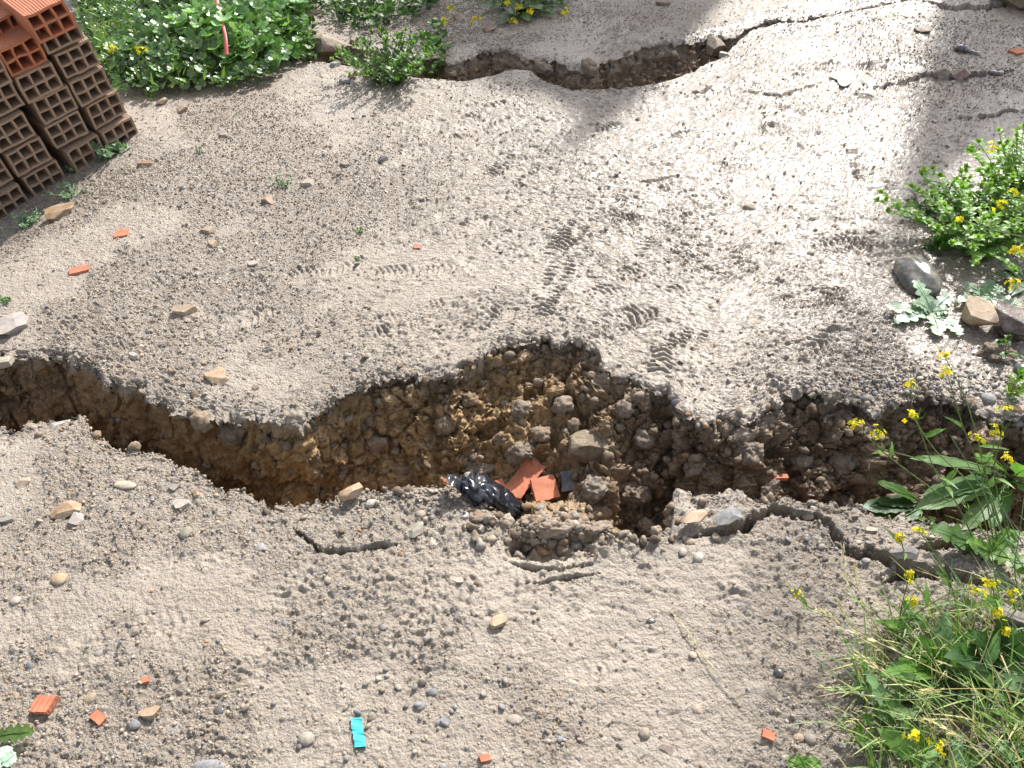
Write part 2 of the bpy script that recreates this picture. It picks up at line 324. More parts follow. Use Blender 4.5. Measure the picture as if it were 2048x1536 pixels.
# --- brick stack frame (the ground sinks a little under it)
BW, BH, BL = .151, .107, .30
_a, _b, _c = 0.8559, -0.1487, 0.1305
def rot(a, b, c):
    ca, sa, cb, sb, cc, sc = math.cos(a), math.sin(a), math.cos(b), math.sin(b), math.cos(c), math.sin(c)
    return np.array([[ca, -sa, 0], [sa, ca, 0], [0, 0, 1]]) @ np.array([[cb, 0, sb], [0, 1, 0], [-sb, 0, cb]]) @ np.array([[1, 0, 0], [0, cc, -sc], [0, sc, cc]])
BR = rot(_a, _b, _c)
def plane_hit(px, py, o, n):
    d = fw * CF + (px - 1024) * rt - (py - 768) * up; c = np.array([0, 0, CH]); return c + d * (((o - c) @ n) / (d @ n))
BO = P(275, 265)                                             # foot of the stack's outer corner
BCON = [plane_hit(x, y, BO, BR[:, 1]) for x, y in ((275, 265), (190, 325), (130, 370), (70, 415), (0, 442))]
print('brick contact heights', [np.round(q, 3).tolist() for q in BCON])
# --- relief of the plateau
Q = B.copy(); Q[..., 2] = 0
def bump_at(px, py, rx, ry, h):
    c = P(px, py); d = ((Q[..., 0] - c[0]) / rx) ** 2 + ((Q[..., 1] - c[1]) / ry) ** 2; return h * np.exp(-d)
dz = np.zeros_like(X)
dz += .018 * fbm(Q, 1.5, 3, 21) + .006 * fbm(Q, 6, 3, 22)
for c in BCON[1:]:
    pass
bx = (Q[..., 0] - BCON[0][0]) * (BCON[-1] - BCON[0])[0] + (Q[..., 1] - BCON[0][1]) * (BCON[-1] - BCON[0])[1]
bl = np.hypot(*(BCON[-1] - BCON[0])[:2]); bt = bx / bl ** 2
perp = (Q[..., 0] - BCON[0][0]) * BR[0, 1] + (Q[..., 1] - BCON[0][1]) * BR[1, 1]
dz += np.clip(bt, 0, 1.3) * BCON[-1][2] * np.exp(-(np.minimum(perp + .05, 0) / .35) ** 2) * np.exp(-(np.maximum(perp - 1, 0)) ** 2)
pl = 1 - np.clip(WM, 0, 1)
GR = np.zeros_like(X)
for a in [(100, 1100, .5, .35, 1), (300, 900, .5, .25, .9), (750, 1500, .7, .2, .75), (1300, 1500, .4, .15, .6), (150, 600, .9, .9, .8), (450, 450, .9, .9, .8), (1850, 760, .35, .16, 1.1), (1900, 640, .4, .4, .8), (1720, 1070, .3, .12, .8),
          (1000, 60, .9, .4, .9), (1040, 150, .4, .2, .9), (700, 60, .7, .6, .7), (860, 1010, .2, .1, .9), (1600, 1400, .3, .3, .6), (300, 1450, .7, .3, .9), (300, 250, .8, .8, .6), (1950, 120, .5, .8, .5), (500, 800, .4, .2, .5)]:
    GR += bump_at(*a)
GR = np.clip(GR + .35 * fbm(Q, 2.5, 4, 31) + .1, 0.06, 1)
GR *= pl
# pebbly skin
nr = near & (Y > .2)
q2 = Q[nr]
a1, b1 = worley(q2, 70, 41, 2); a2, b2 = worley(q2, 150, 43, 2)
peb = np.zeros_like(X); sk = np.clip(.5 + .8 * fbm(q2, 30, 3, 44), 0, 1)
peb[nr] = (.0048 * (np.clip(.75 - a1, 0, 1) * (_hash(*[np.floor(q2[..., i] * 25).astype(np.int64) for i in (0, 1, 2)], 3) * .6 + .4)) + .0026 * np.clip(.7 - a2, 0, 1)) * (.45 + .9 * np.clip(GR[nr], 0, 1)) * (.5 + sk * .7)
# kicked-up flakes and crumbs of mud
fl = np.zeros_like(X); m1 = fbm(q2, 34, 5, 51, .65); m2 = fbm(q2, 3.0, 3, 55)
fl[nr] = .0055 * sstep(.02, .07, m1 * .8 + m2 * .25 - .10) * (1 - .6 * np.clip(GR[nr], 0, 1)) + .004 * fbm(q2, 55, 3, 57)
rg = np.zeros_like(X); r1 = fbm(q2 * [1, 1.6, 1], 26, 5, 58, .6); r2 = fbm(q2, 4.5, 3, 59)
rg[nr] = .0045 * (1 - np.abs(r1) * 4).clip(0, 1) * 1.3 * sstep(-.1, .25, r2) + .0035 * fbm(q2, 90, 3, 60) + .005 * vnoise(q2, 13, 64) * sstep(0, .3, -r2)
lump_h, lump_e = facets(q2, 24, 66, .8)
rg[nr] += .0024 * lump_h * sstep(.05, .3, m2 + .1)
PT = np.zeros_like(X); PT[nr] = sstep(-.02, .16, fbm(q2 * [1, 1, 1], 3.1, 4, 67, .6) + .10 * sstep(.5, 0., GR[nr])); calm = 1 - .62 * PT
h1_, g1_ = facets(q2 * [.75, 1.3, 1], 42, 601, 1.1); h2_, g2_ = facets(q2 * [.8, 1.2, 1], 95, 611, 1.)
plate = np.zeros_like(X); pm = sstep(-.12, .12, fbm(q2, 9, 3, 68)); plate[nr] = (.0040 * h1_ * pm + .0027 * h2_ * (1.1 - .6 * pm)) * (1 - .4 * np.clip(GR[nr], 0, 1)) - .0016 * (g1_ < .06) * pm
dz += (peb + fl + rg) * calm + plate; GR *= 1 - .65 * PT
# boot prints
PRT = []
def boot(px, py, ang, L=.28, Wd=.10, dep=.012, kind=0, st=1.0, rid=.021):
    PRT.append((px, py)); c = P(px, py)
    i = np.where(near & (np.abs(X - c[0]) < L) & (np.abs(Y - c[1]) < L)); x = X[i] - c[0]; y = Y[i] - c[1]; a = RD(ang)
    u = x * math.cos(a) + y * math.sin(a); v = -x * math.sin(a) + y * math.cos(a)
    jit = fbm(np.stack([x, y, x * 0 + px], -1), 22, 3, 61) ; u = u + .010 * jit; v = v + .008 * jit
    wd = Wd * .5 * (1 - .22 * np.exp(-((u + .15 * L) / (.13 * L)) ** 2))
    e = np.maximum(np.abs(u) / (L * .5), 0) ** 3 + (np.abs(v) / wd) ** 2.4
    msk = 1 - sstep(.8, 1.1, e)
    rim = np.exp(-((e - 1.15) / .22) ** 2) * .35
    if kind == 0: r = np.sin((u + .35 * np.abs(v)) / rid * 6.283)
    elif kind == 1: r = np.sin((u + .010 * np.sin(v / .018 * 3.1)) / rid * 6.283)
    else: r = np.sign(np.sin(u / rid * 6.283)) * (np.abs(v) > .012) * .8
    st = st * (.74 if py < 1000 else .28); brk = np.clip(.5 + 2.4 * fbm(np.stack([x, y, x * 0 + py], -1), 18, 4, 62), 0, 1.2); msk = msk * np.clip(.75 + 1.2 * fbm(np.stack([x, y, x * 0 - py], -1), 9, 2, 63), .15, 1)
    dz[i] += st * (msk * (-dep * .55 + dep * .75 * np.tanh(r * 1.8) * brk) + rim * dep * brk)
    GR[i] *= 1 - .85 * msk
for a in [(975, 225, 40, .30, .11, .018, 2, 1, .03), (950, 260, 35), (1330, 365, 8, .27, .11, .022, 1), (1290, 440, -30, .28, .1, .016, 1), (1210, 405, 15), (1060, 360, 30, .28), (1010, 330, 55), (930, 460, 30), (830, 540, 8, .3),
          (600, 650, 62, .3, .12, .01, 0, .8, .017), (560, 1240, 70, .28, .12, .011), (400, 1140, 5), (830, 660, 10, .26), (960, 640, 60, .24), (1240, 640, 20, .26, .1, .016), (1330, 700, 75, .3), (1590, 735, 45, .3, .08, .014, 0, 1, .026), (1640, 690, 20, .24, .1, .018),
          (1620, 600, 15, .28, .1, .012, 1, 1, .016), (1550, 160, 5, .32, .12, .026, 1), (1630, 135, 20, .3, .12, .03, 1), (1770, 130, 12, .34, .14, .03, 1, 1, .026), (1500, 260, -5, .3, .1, .018), (1420, 420, 20, .26, .08, .014, 2), (1480, 330, 10), (1090, 600, 80, .2),
          (1720, 330, 80, .26), (1180, 260, 15, .3, .1, .014), (1250, 560, 40), (1690, 480, 5), (1400, 560, 30), (650, 540, 20), (480, 640, 30, .28, .1, .008), (250, 1280, 20, .3, .1, .008), (820, 1260, 60, .26, .1, .009), (1240, 1340, 5, .22, .08, .014), (1480, 1240, 85, .2), (1000, 1180, 10, .2, .09, .012),
          (1650, 60, 10, .32, .12, .022, 1), (1580, 230, 170, .3, .12, .018, 1), (1450, 180, 20, .3), (1320, 60, 10, .34, .13, .012, 1), (1230, 90, 30, .3), (1350, 280, 35, .28, .1, .014), (1130, 480, 60, .26), (1700, 210, 40, .3, .12, .02)]:
    boot(*a)
for k in range(60):     # older, fainter treads crossing each other on the trodden middle
    boot(float(rng.uniform(800, 1760)), float(rng.uniform(230, 690)), float(rng.uniform(-40, 95)), .28, .10, .009, int(rng.integers(0, 3)), .8, float(rng.uniform(.014, .026)))
# slots, lesser cracks, the crumbled hollow in the near edge
def dist_poly(pts, pad=.25, wob=.02, fr=9, sd_=70):
    q = np.array([P(*p_)[:2] for p_ in pts]); lo = q.min(0) - pad; hi = q.max(0) + pad
    i = np.where((X > lo[0]) & (X < hi[0]) & (Y > lo[1]) & (Y < hi[1]) & near)
    pt = np.stack([X[i], Y[i], X[i] * 0], -1)
    x = pt[:, 0] + wob * fbm(pt, fr, 4, sd_, .65); y = pt[:, 1] + wob * fbm(pt, fr, 4, sd_ + 5, .65)
    best = np.full(len(x), 9.); sgn = np.zeros(len(x)); tt = np.zeros(len(x))
    for k in range(len(q) - 1):
        a, b_ = q[k], q[k + 1]; ab = b_ - a; t = np.clip(((x - a[0]) * ab[0] + (y - a[1]) * ab[1]) / (ab @ ab), 0, 1)
        d = np.hypot(x - a[0] - t * ab[0], y - a[1] - t * ab[1]); m_ = d < best
        cr = ab[0] * (y - a[1]) - ab[1] * (x - a[0])
        best[m_] = d[m_]; sgn[m_] = np.sign(cr[m_]); tt[m_] = (k + t[m_]) / (len(q) - 1)
    return i, best, sgn, tt
def crack(pts, wd, dep, lift=0.0, fall=.1, wob=.02, sd_=70, taper=True):
    i, d, sg, t = dist_poly(pts, wob=wob, sd_=sd_)
    ww = wd * (np.clip(np.sin(np.pi * np.clip(t, .02, .98)) * 1.6, .15, 1) if taper else 1)
    d = d + ww * 1.1 * fbm(np.stack([X[i], Y[i], X[i] * 0], -1), 45, 4, sd_ + 9); g = 1 - sstep(.3, .8, d / ww); dz[i] -= dep * g * pl[i]; WM[i] = np.maximum(WM[i], g * .9 * (pl[i] > .5))
    if lift: lift *= .45; dz[i] += lift * np.exp(-d / fall) * (sg > 0) * (1 - g) * pl[i] * np.clip(np.sin(np.pi * np.clip(t, 0, 1)) * 2, 0, 1)
crack([(1340, 1092), (1400, 1078), (1470, 1072), (1510, 1050), (1540, 1030), (1600, 1036), (1650, 1052), (1672, 1082), (1710, 1110), (1760, 1118), (1800, 1138), (1900, 1160), (1990, 1172)], .018, .07, .022, .07, .022, 71)
crack([(585, 1052), (615, 1075), (650, 1104), (690, 1108), (760, 1098), (800, 1100)], .006, .05, .02, .09, .02, 73)
crack([(900, 745), (935, 728), (985, 708), (1030, 698)], .012, .06, 0, .1, .015, 74)
crack([(1040, 1172), (1090, 1170), (1130, 1160), (1200, 1150)], .006, .02, .008, .05, .012, 75)
crack([(1000, 1120), (1040, 1140), (1120, 1148), (1200, 1130)], .006, .02, .008, .05, .012, 76)
crack([(1500, 62), (1545, 47), (1600, 46)], .02, .06, .02, .15, .02, 77)
crack([(1745, 182), (1790, 172), (1850, 150), (1900, 158), (1960, 150), (2060, 142)], .016, .05, .03, .2, .06, 78)
crack([(1850, 0), (1900, 16), (1960, 14), (2080, 2)], .03, .08, .03, .3, .06, 79)
crack([(1480, 190), (1560, 195), (1640, 172)], .012, .03, 0, .2, .03, 80)
crack([(1900, 240), (1980, 232), (2060, 225)], .010, .025, .02, .2, .06, 81)
crack([(1820, 1105), (1900, 1095), (1960, 1120)], .012, .04, .02, .06, .02, 82)
crack([(1380, 185), (1400, 188), (1425, 172)], .014, .035, 0, .2, .02, 83)
crack([(1760, 1165), (1830, 1150), (1930, 1158), (2000, 1180)], .018, .05, .025, .08, .02, 84)
# the crumbled hollow
i, d, sg, t = dist_poly([(1045, 1092), (1120, 1100), (1150, 1085)], wob=.03, fr=14, sd_=85)
g = 1 - sstep(.018, .055, d); nz_ = fbm(np.stack([X[i], Y[i], X[i] * 0], -1), 40, 4, 86)
dz[i] += (-.045 * g + .02 * g * nz_) * pl[i]; WM[i] = np.maximum(WM[i], g * (.75 + .2 * nz_))
i, d, sg, t = dist_poly([(1000, 1055), (1100, 1068), (1230, 1078), (1290, 1085)], wob=.02, fr=20, sd_=87)
g = np.exp(-(d / .045) ** 2); nz_ = fbm(np.stack([X[i], Y[i], X[i] * 0], -1), 45, 4, 88); dz[i] += g * (.012 + .022 * nz_) * pl[i]; WM[i] = np.maximum(WM[i], g * np.clip(.35 + .5 * nz_, 0, 1))
# sunken crust ledge above the centre of the far side
c = P(1085, 712); i = np.where((np.abs(X - c[0]) < .35) & (Y < c[1] + .1) & (pl > .5) & (Y > c[1] - .2)); q = np.stack([X[i], Y[i], X[i] * 0], -1)
e = ((X[i] - c[0] - .02) / .15) ** 2 + ((Y[i] - c[1]) / .035) ** 2 + .5 * fbm(q, 25, 3, 89)
dz[i] -= .035 * (1 - sstep(.8, 1.0, e)); WM[i] = np.maximum(WM[i], .7 * (1 - sstep(.7, 1.1, e)))
# the far rim sags and crumbles
edge = np.zeros_like(X)
dF = np.where(Y >= yF1[None] - 1e-6, Y - yF1[None], 9); dN = np.where(Y <= yN1[None] + 1e-6, yN1[None] - Y, 9); dE = np.minimum(np.minimum(dF, dN), np.where(Y >= yF2[None], (Y - yF2[None]) + (W2[None] < .03) * 9, 9))
ee = np.exp(-np.clip(dE, 0, 9) / .03) * pl * near
dz += -ee * (.008 + .01 * fbm(Q, 25, 3, 90))
B[..., 2] += dz * (pl * .999 + .001) + (1 - pl) * (.018 * fbm(Q, 1.5, 3, 21))
# --- normals and true 3-D breaking up of the sides
def normals(B):
    du = np.empty_like(B); dv = np.empty_like(B)
    du[:, 1:-1] = B[:, 2:] - B[:, :-2]; du[:, 0] = B[:, 1] - B[:, 0]; du[:, -1] = B[:, -1] - B[:, -2]
    dv[1:-1] = B[2:] - B[:-2]; dv[0] = B[1] - B[0]; dv[-1] = B[-1] - B[-2]
    n = np.cross(du, dv); return n / (np.linalg.norm(n, axis=-1, keepdims=True) + 1e-12)
def blur(a, k=3):
    for _ in range(k):
        a = a.copy(); a[1:-1] = (a[:-2] + a[1:-1] * 2 + a[2:]) / 4; a[:, 1:-1] = (a[:, :-2] + a[:, 1:-1] * 2 + a[:, 2:]) / 4
    return a
Nn = blur(normals(B), 12); Nn /= np.linalg.norm(Nn, axis=-1, keepdims=True) + 1e-12
deep = (1 - pl) * near
k = np.where(deep > .01); q = B[k]
scl = np.clip(np.where(Y[k] > 2.8, W2[k[1]] / .25, W1[k[1]] / .3), 0, 1) * np.where(Y[k] > 2.8, .75, 1)
fa, fe = facets(q + .03 * vnoise(q, 14, 5)[:, None], 9.5, 401); fb, fe2 = facets(q, 38, 411); fc, fe3 = facets(q, 90, 421)
smo = np.clip(bump_at(620, 860, .22, .5, 1.) + bump_at(200, 780, .35, .4, .9), 0, 1)[k]
qq = q + .035 * np.stack([vnoise(q, 11, 1), vnoise(q, 11, 2), vnoise(q, 11, 3)], -1)
w1a, w1b = worley(qq, 13, 101); w2a, w2b = worley(qq, 31, 104); w3a, w3b = worley(q + .006 * vnoise(q, 60, 9)[:, None], 75, 107)
amp = (.050 * fa + .012 * (.55 - w1a)) * (1 - .5 * smo) + (.015 * fb + .003 * (.6 - w2a)) * (1 - .5 * smo) + .0065 * fc - .004 * (fe2 < .06) * (1 - smo) - .006 * (fe < .05) + .045 * fbm(q, 7, 5, 110, .55) - .008 * (w1b - w1a < .04) + .012 * (vnoise(q, 28, 77) > .35)
B[k] += Nn[k] * (amp * (1 - .65 * SL[k[1]] * (np.abs(Y[k] - yN1[k[1]]) < .12)) * scl * np.clip(-Z[k] / .07 + .12, 0, 1) * np.clip((deep[k] - .12) * 1.3, 0, 1))[:, None]
# crumbling lips: the rim line itself is broken sideways, above and below alike
lip = np.where(pl > .5, np.exp(-np.clip(dE, 0, 9) / .022), np.exp(-np.abs(np.minimum(Z, 0)) / .045)) * near
kk = np.where(lip > .03); qb = np.stack([X[kk], Y[kk], X[kk] * 0], -1)
f1_, e1_ = facets(qb, 20, 501, .5); f2_, e2_ = facets(qb, 55, 511, .5)
B[..., 1][kk] += lip[kk] * (.024 * f1_ + .009 * f2_); B[..., 0][kk] += lip[kk] * .012 * vnoise(qb, 40, 7); B[..., 2][kk] -= lip[kk] * (.010 * np.abs(f2_) + .012 * (e1_ < .10) + .014 * np.clip(f1_, 0, 1))
nB = normals(B)
OC = np.zeros_like(X)
for a in [(150, 760, .45, .3, .6), (500, 880, .3, .5, .8), (700, 830, .25, .6, 1.1), (850, 880, .25, .5, .9), (950, 770, .3, .3, .9), (1150, 820, .3, .5, .25), (1150, 150, .5, .4, .35)]: OC += bump_at(*a)
OC = np.clip(OC + .5 * fbm(B, 7, 3, 120) - .1, 0, 1)
WET_SHADE = np.clip(bump_at(1600, 150, 1.5, 1.7, 1.0) + bump_at(1450, 500, .8, .7, .6) + bump_at(1850, 600, .45, .5, .6) + bump_at(2000, 150, .6, 1.1, 1.0) + bump_at(1350, 900, 1.0, .25, .5) + .5 * fbm(Q, 2.2, 3, 130), 0, 1)  # wet sheen patches; at upper right they also put shade into the colour
R_, C_ = X.shape
idx = np.arange(R_ * C_).reshape(R_, C_)
F_ = np.stack([idx[:-1, :-1], idx[:-1, 1:], idx[1:, 1:], idx[1:, :-1]], -1).reshape(-1, 4)
me = bigmesh('ground', B.reshape(-1, 3), F_, 4)
WM = WM * np.clip(.45 + .55 * sstep(.02, .07, -Z + .02 * fbm(B, 20, 3, 140)), 0, 1) + 0 * WM
for nm, a in (('wall', WM), ('gravel', GR), ('ochre', OC), ('wet', WET_SHADE)):
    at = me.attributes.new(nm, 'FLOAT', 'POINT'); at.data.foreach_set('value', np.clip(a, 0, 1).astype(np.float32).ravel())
g = finish(me, 'ground', M_GROUND); tag(g, kind='structure')
# lookup: which point of the ground does the photograph show at px, py
PX, PY, PD = proj(B.reshape(-1, 3)); FB = B.reshape(-1, 3); FN = nB.reshape(-1, 3)
def hit(px, py, rad=5):
    m_ = np.where((np.abs(PX - px) < rad) & (np.abs(PY - py) < rad) & (PD > 0))[0]
    if len(m_) == 0: return (P(px, py), np.array([0, 0, 1.])) if rad > 30 else hit(px, py, rad * 2)
    d0 = PD[m_].min(); m_ = m_[PD[m_] < d0 + .03]; j = m_[np.argmin((PX[m_] - px) ** 2 + (PY[m_] - py) ** 2)]
    n = FN[m_].mean(0); return FB[j].copy(), n / np.linalg.norm(n)
def gz(x, y):
    """height of the open ground near x, y"""
    p_ = proj([x, y, 0]); return hit(p_[0], p_[1], 6)[0][2]
#@@OBJECTS
# ------------------------------------------------------------------ what throws the shadows: unseen slabs added, cut to the wanted shadows
def shade_thing(px_poly, dist, thick, name, label, cat, matl):
    az = np.array([math.sin(SUN_AZ), math.cos(SUN_AZ)]); side_ = np.array([az[1], -az[0]])
    pts = []
    for x, y in px_poly:
        q = P(x, y)[:2]; t = dist - q @ az; pts.append((q @ side_, t * math.tan(SUN_EL)))
    pts = [(pts[0][0], -.3)] + pts + [(pts[-1][0], -.3)]
    n = len(pts); o = np.array([*(az * dist), 0.])
    v = [o * 1 + [*(side_ * u_), z] + [*(az * k * thick), 0] for k in (0, 1) for u_, z in pts]
    mb = MB(); mb.add(v, [tuple(range(n)), tuple(range(2 * n - 1, n - 1, -1))] + [(i, (i + 1) % n, (i + 1) % n + n, i + n) for i in range(n)], (.5, .45, .4))
    return tag(mb.build(name, matl, smooth=False), label, cat)
M_SLAB = plain('slab_grey', (.42, .39, .35), .9, bump=.3)
shade_thing([(790, -90), (800, 0), (860, 120), (960, 168), (1080, 192), (1150, 240), (1088, 335), (1155, 300), (1215, 255), (1283, 207), (1330, 140), (1390, 70), (1450, 0), (1500, -90)], 9., .25,
            'shadow_slab_left', 'grey slab added out of view to throw the left shadow', 'wall', M_SLAB)  # added blocker, outlined from the left shadow finger
shade_thing([(1900, -90), (1880, 0), (1842, 150), (1782, 400), (1712, 640), (1655, 850), (1560, 1200), (1490, 1600), (1512, 1600), (1600, 1200), (1690, 850), (1745, 660), (1812, 500), (1930, 330), (2160, 240), (2320, 60), (2340, -90)], 9.5, .2,
            'shadow_slab_right', 'tapering slab added out of view to throw the right shadow band', 'shadow slab', M_SLAB)  # added blocker, outlined from the right shadow band

# ------------------------------------------------------------------ rounded and broken stones
import bmesh
_ico = {}
def ico(n):
    if n not in _ico:
        bm = bmesh.new(); bmesh.ops.create_icosphere(bm, subdivisions=n, radius=1)
        _ico[n] = (np.array([v.co[:] for v in bm.verts]), [tuple(v.index for v in f.verts) for f in bm.faces]); bm.free()
    return _ico[n]
def axes(n, yaw):
    n = np.asarray(n, float); n = n / np.linalg.norm(n); a = np.array([math.cos(yaw), math.sin(yaw), 0]); x = a - n * (a @ n); x /= np.linalg.norm(x)
    return np.stack([x, np.cross(n, x), n], 1)
def U_(s, a, b): return a + (b - a) * ((s * 7919 % 1013) / 1013)
def rock_shape(kind, seed, sub=4):
    v, f = ico(sub); v = v.copy(); r = np.random.default_rng(seed)
    if kind == 'round':
        v *= (1 + .10 * vnoise(v + seed, 1.3, seed))[:, None]; v *= (1 + .03 * vnoise(v + seed, 4, seed))[:, None]
    elif kind == 'clod':
        v *= [1, U_(seed, .7, 1.1), U_(seed + 1, .6, 1.)]; a, b = worley(v + seed * 1.7, 1.6, seed); a2, _ = worley(v + seed, 4.5, seed + 1)
        v *= (1 + .45 * (.5 - a) + .20 * (.5 - a2) + .55 * fbm(v + seed, 1.3, 6, seed, .62))[:, None]
    else:
        for _ in range(14 if kind == 'block' else 9):
            n = r.normal(size=3); n /= np.linalg.norm(n); d = r.uniform(.42, .8); e = v @ n - d; m_ = e > 0; v[m_] -= np.outer(e[m_], n)
        if kind == 'chip':
            v[:, 2] = np.clip(v[:, 2], -.35, .35)
        v *= (1 + .035 * fbm(v + seed, 3, 4, seed))[:, None]
    return v, f
def stone(name, px, py, w, h, kind, col, label, cat='stone', m=None, yaw=None, thick=.5, sink=.42, tilt=0., seed=None, group=None, at=None, lift=0.):
    """w, h: the extent in the photograph in pixels"""
    sd_ = int(px * 7 + py) if seed is None else seed
    p_, n = hit(px, py) if at is None else at
    d = np.linalg.norm(p_ - [0, 0, CH]); a = w * .42 * d / CF; el = math.asin(min(.95, (CH - p_[2]) / d)); b = min(h * .38 * d / CF / max(.45, math.sin(el)), a * 2.)
    c = min(a, b) * thick
    n = n * .5 + np.array([0, 0, .7]) + np.array([math.sin(tilt), -math.sin(abs(tilt)) * .5, 0]); A = axes(n, RD(yaw or 0))
    v, f = rock_shape(kind, sd_, 4 if w < 70 else 5); ext = np.abs(v).max(0); v = v / ext * [a, b, c]
    v = v @ A.T; mb = MB(); col = np.array(col) * .78 + np.array([.30, .25, .20]) * .22 * (1 if max(col) > .15 else .2); cc = np.array(col) * (1 + .12 * vnoise(v, 60, sd_)[:, None])
    mb.add(v, f, cc); o = mb.build(name, m or M_STONE, smooth=kind in ('round', 'clod')); o.location = p_ + A[:, 2] * c * (1 - 2 * sink) + [0, 0, lift]
    return tag(o, label, cat, group)
OCH = (.34, .20, .085); TAN = (.36, .27, .17); CRM = (.47, .41, .32); WHT = (.47, .44, .40); GRY = (.27, .26, .25); BLU = (.19, .21, .245); DRK = (.07, .07, .08); ORG = (.62, .20, .085); OLV = (.24, .235, .18); LIL = (.35, .33, .345); PNK = (.5, .37, .31); BRN = (.22, .14, .09)
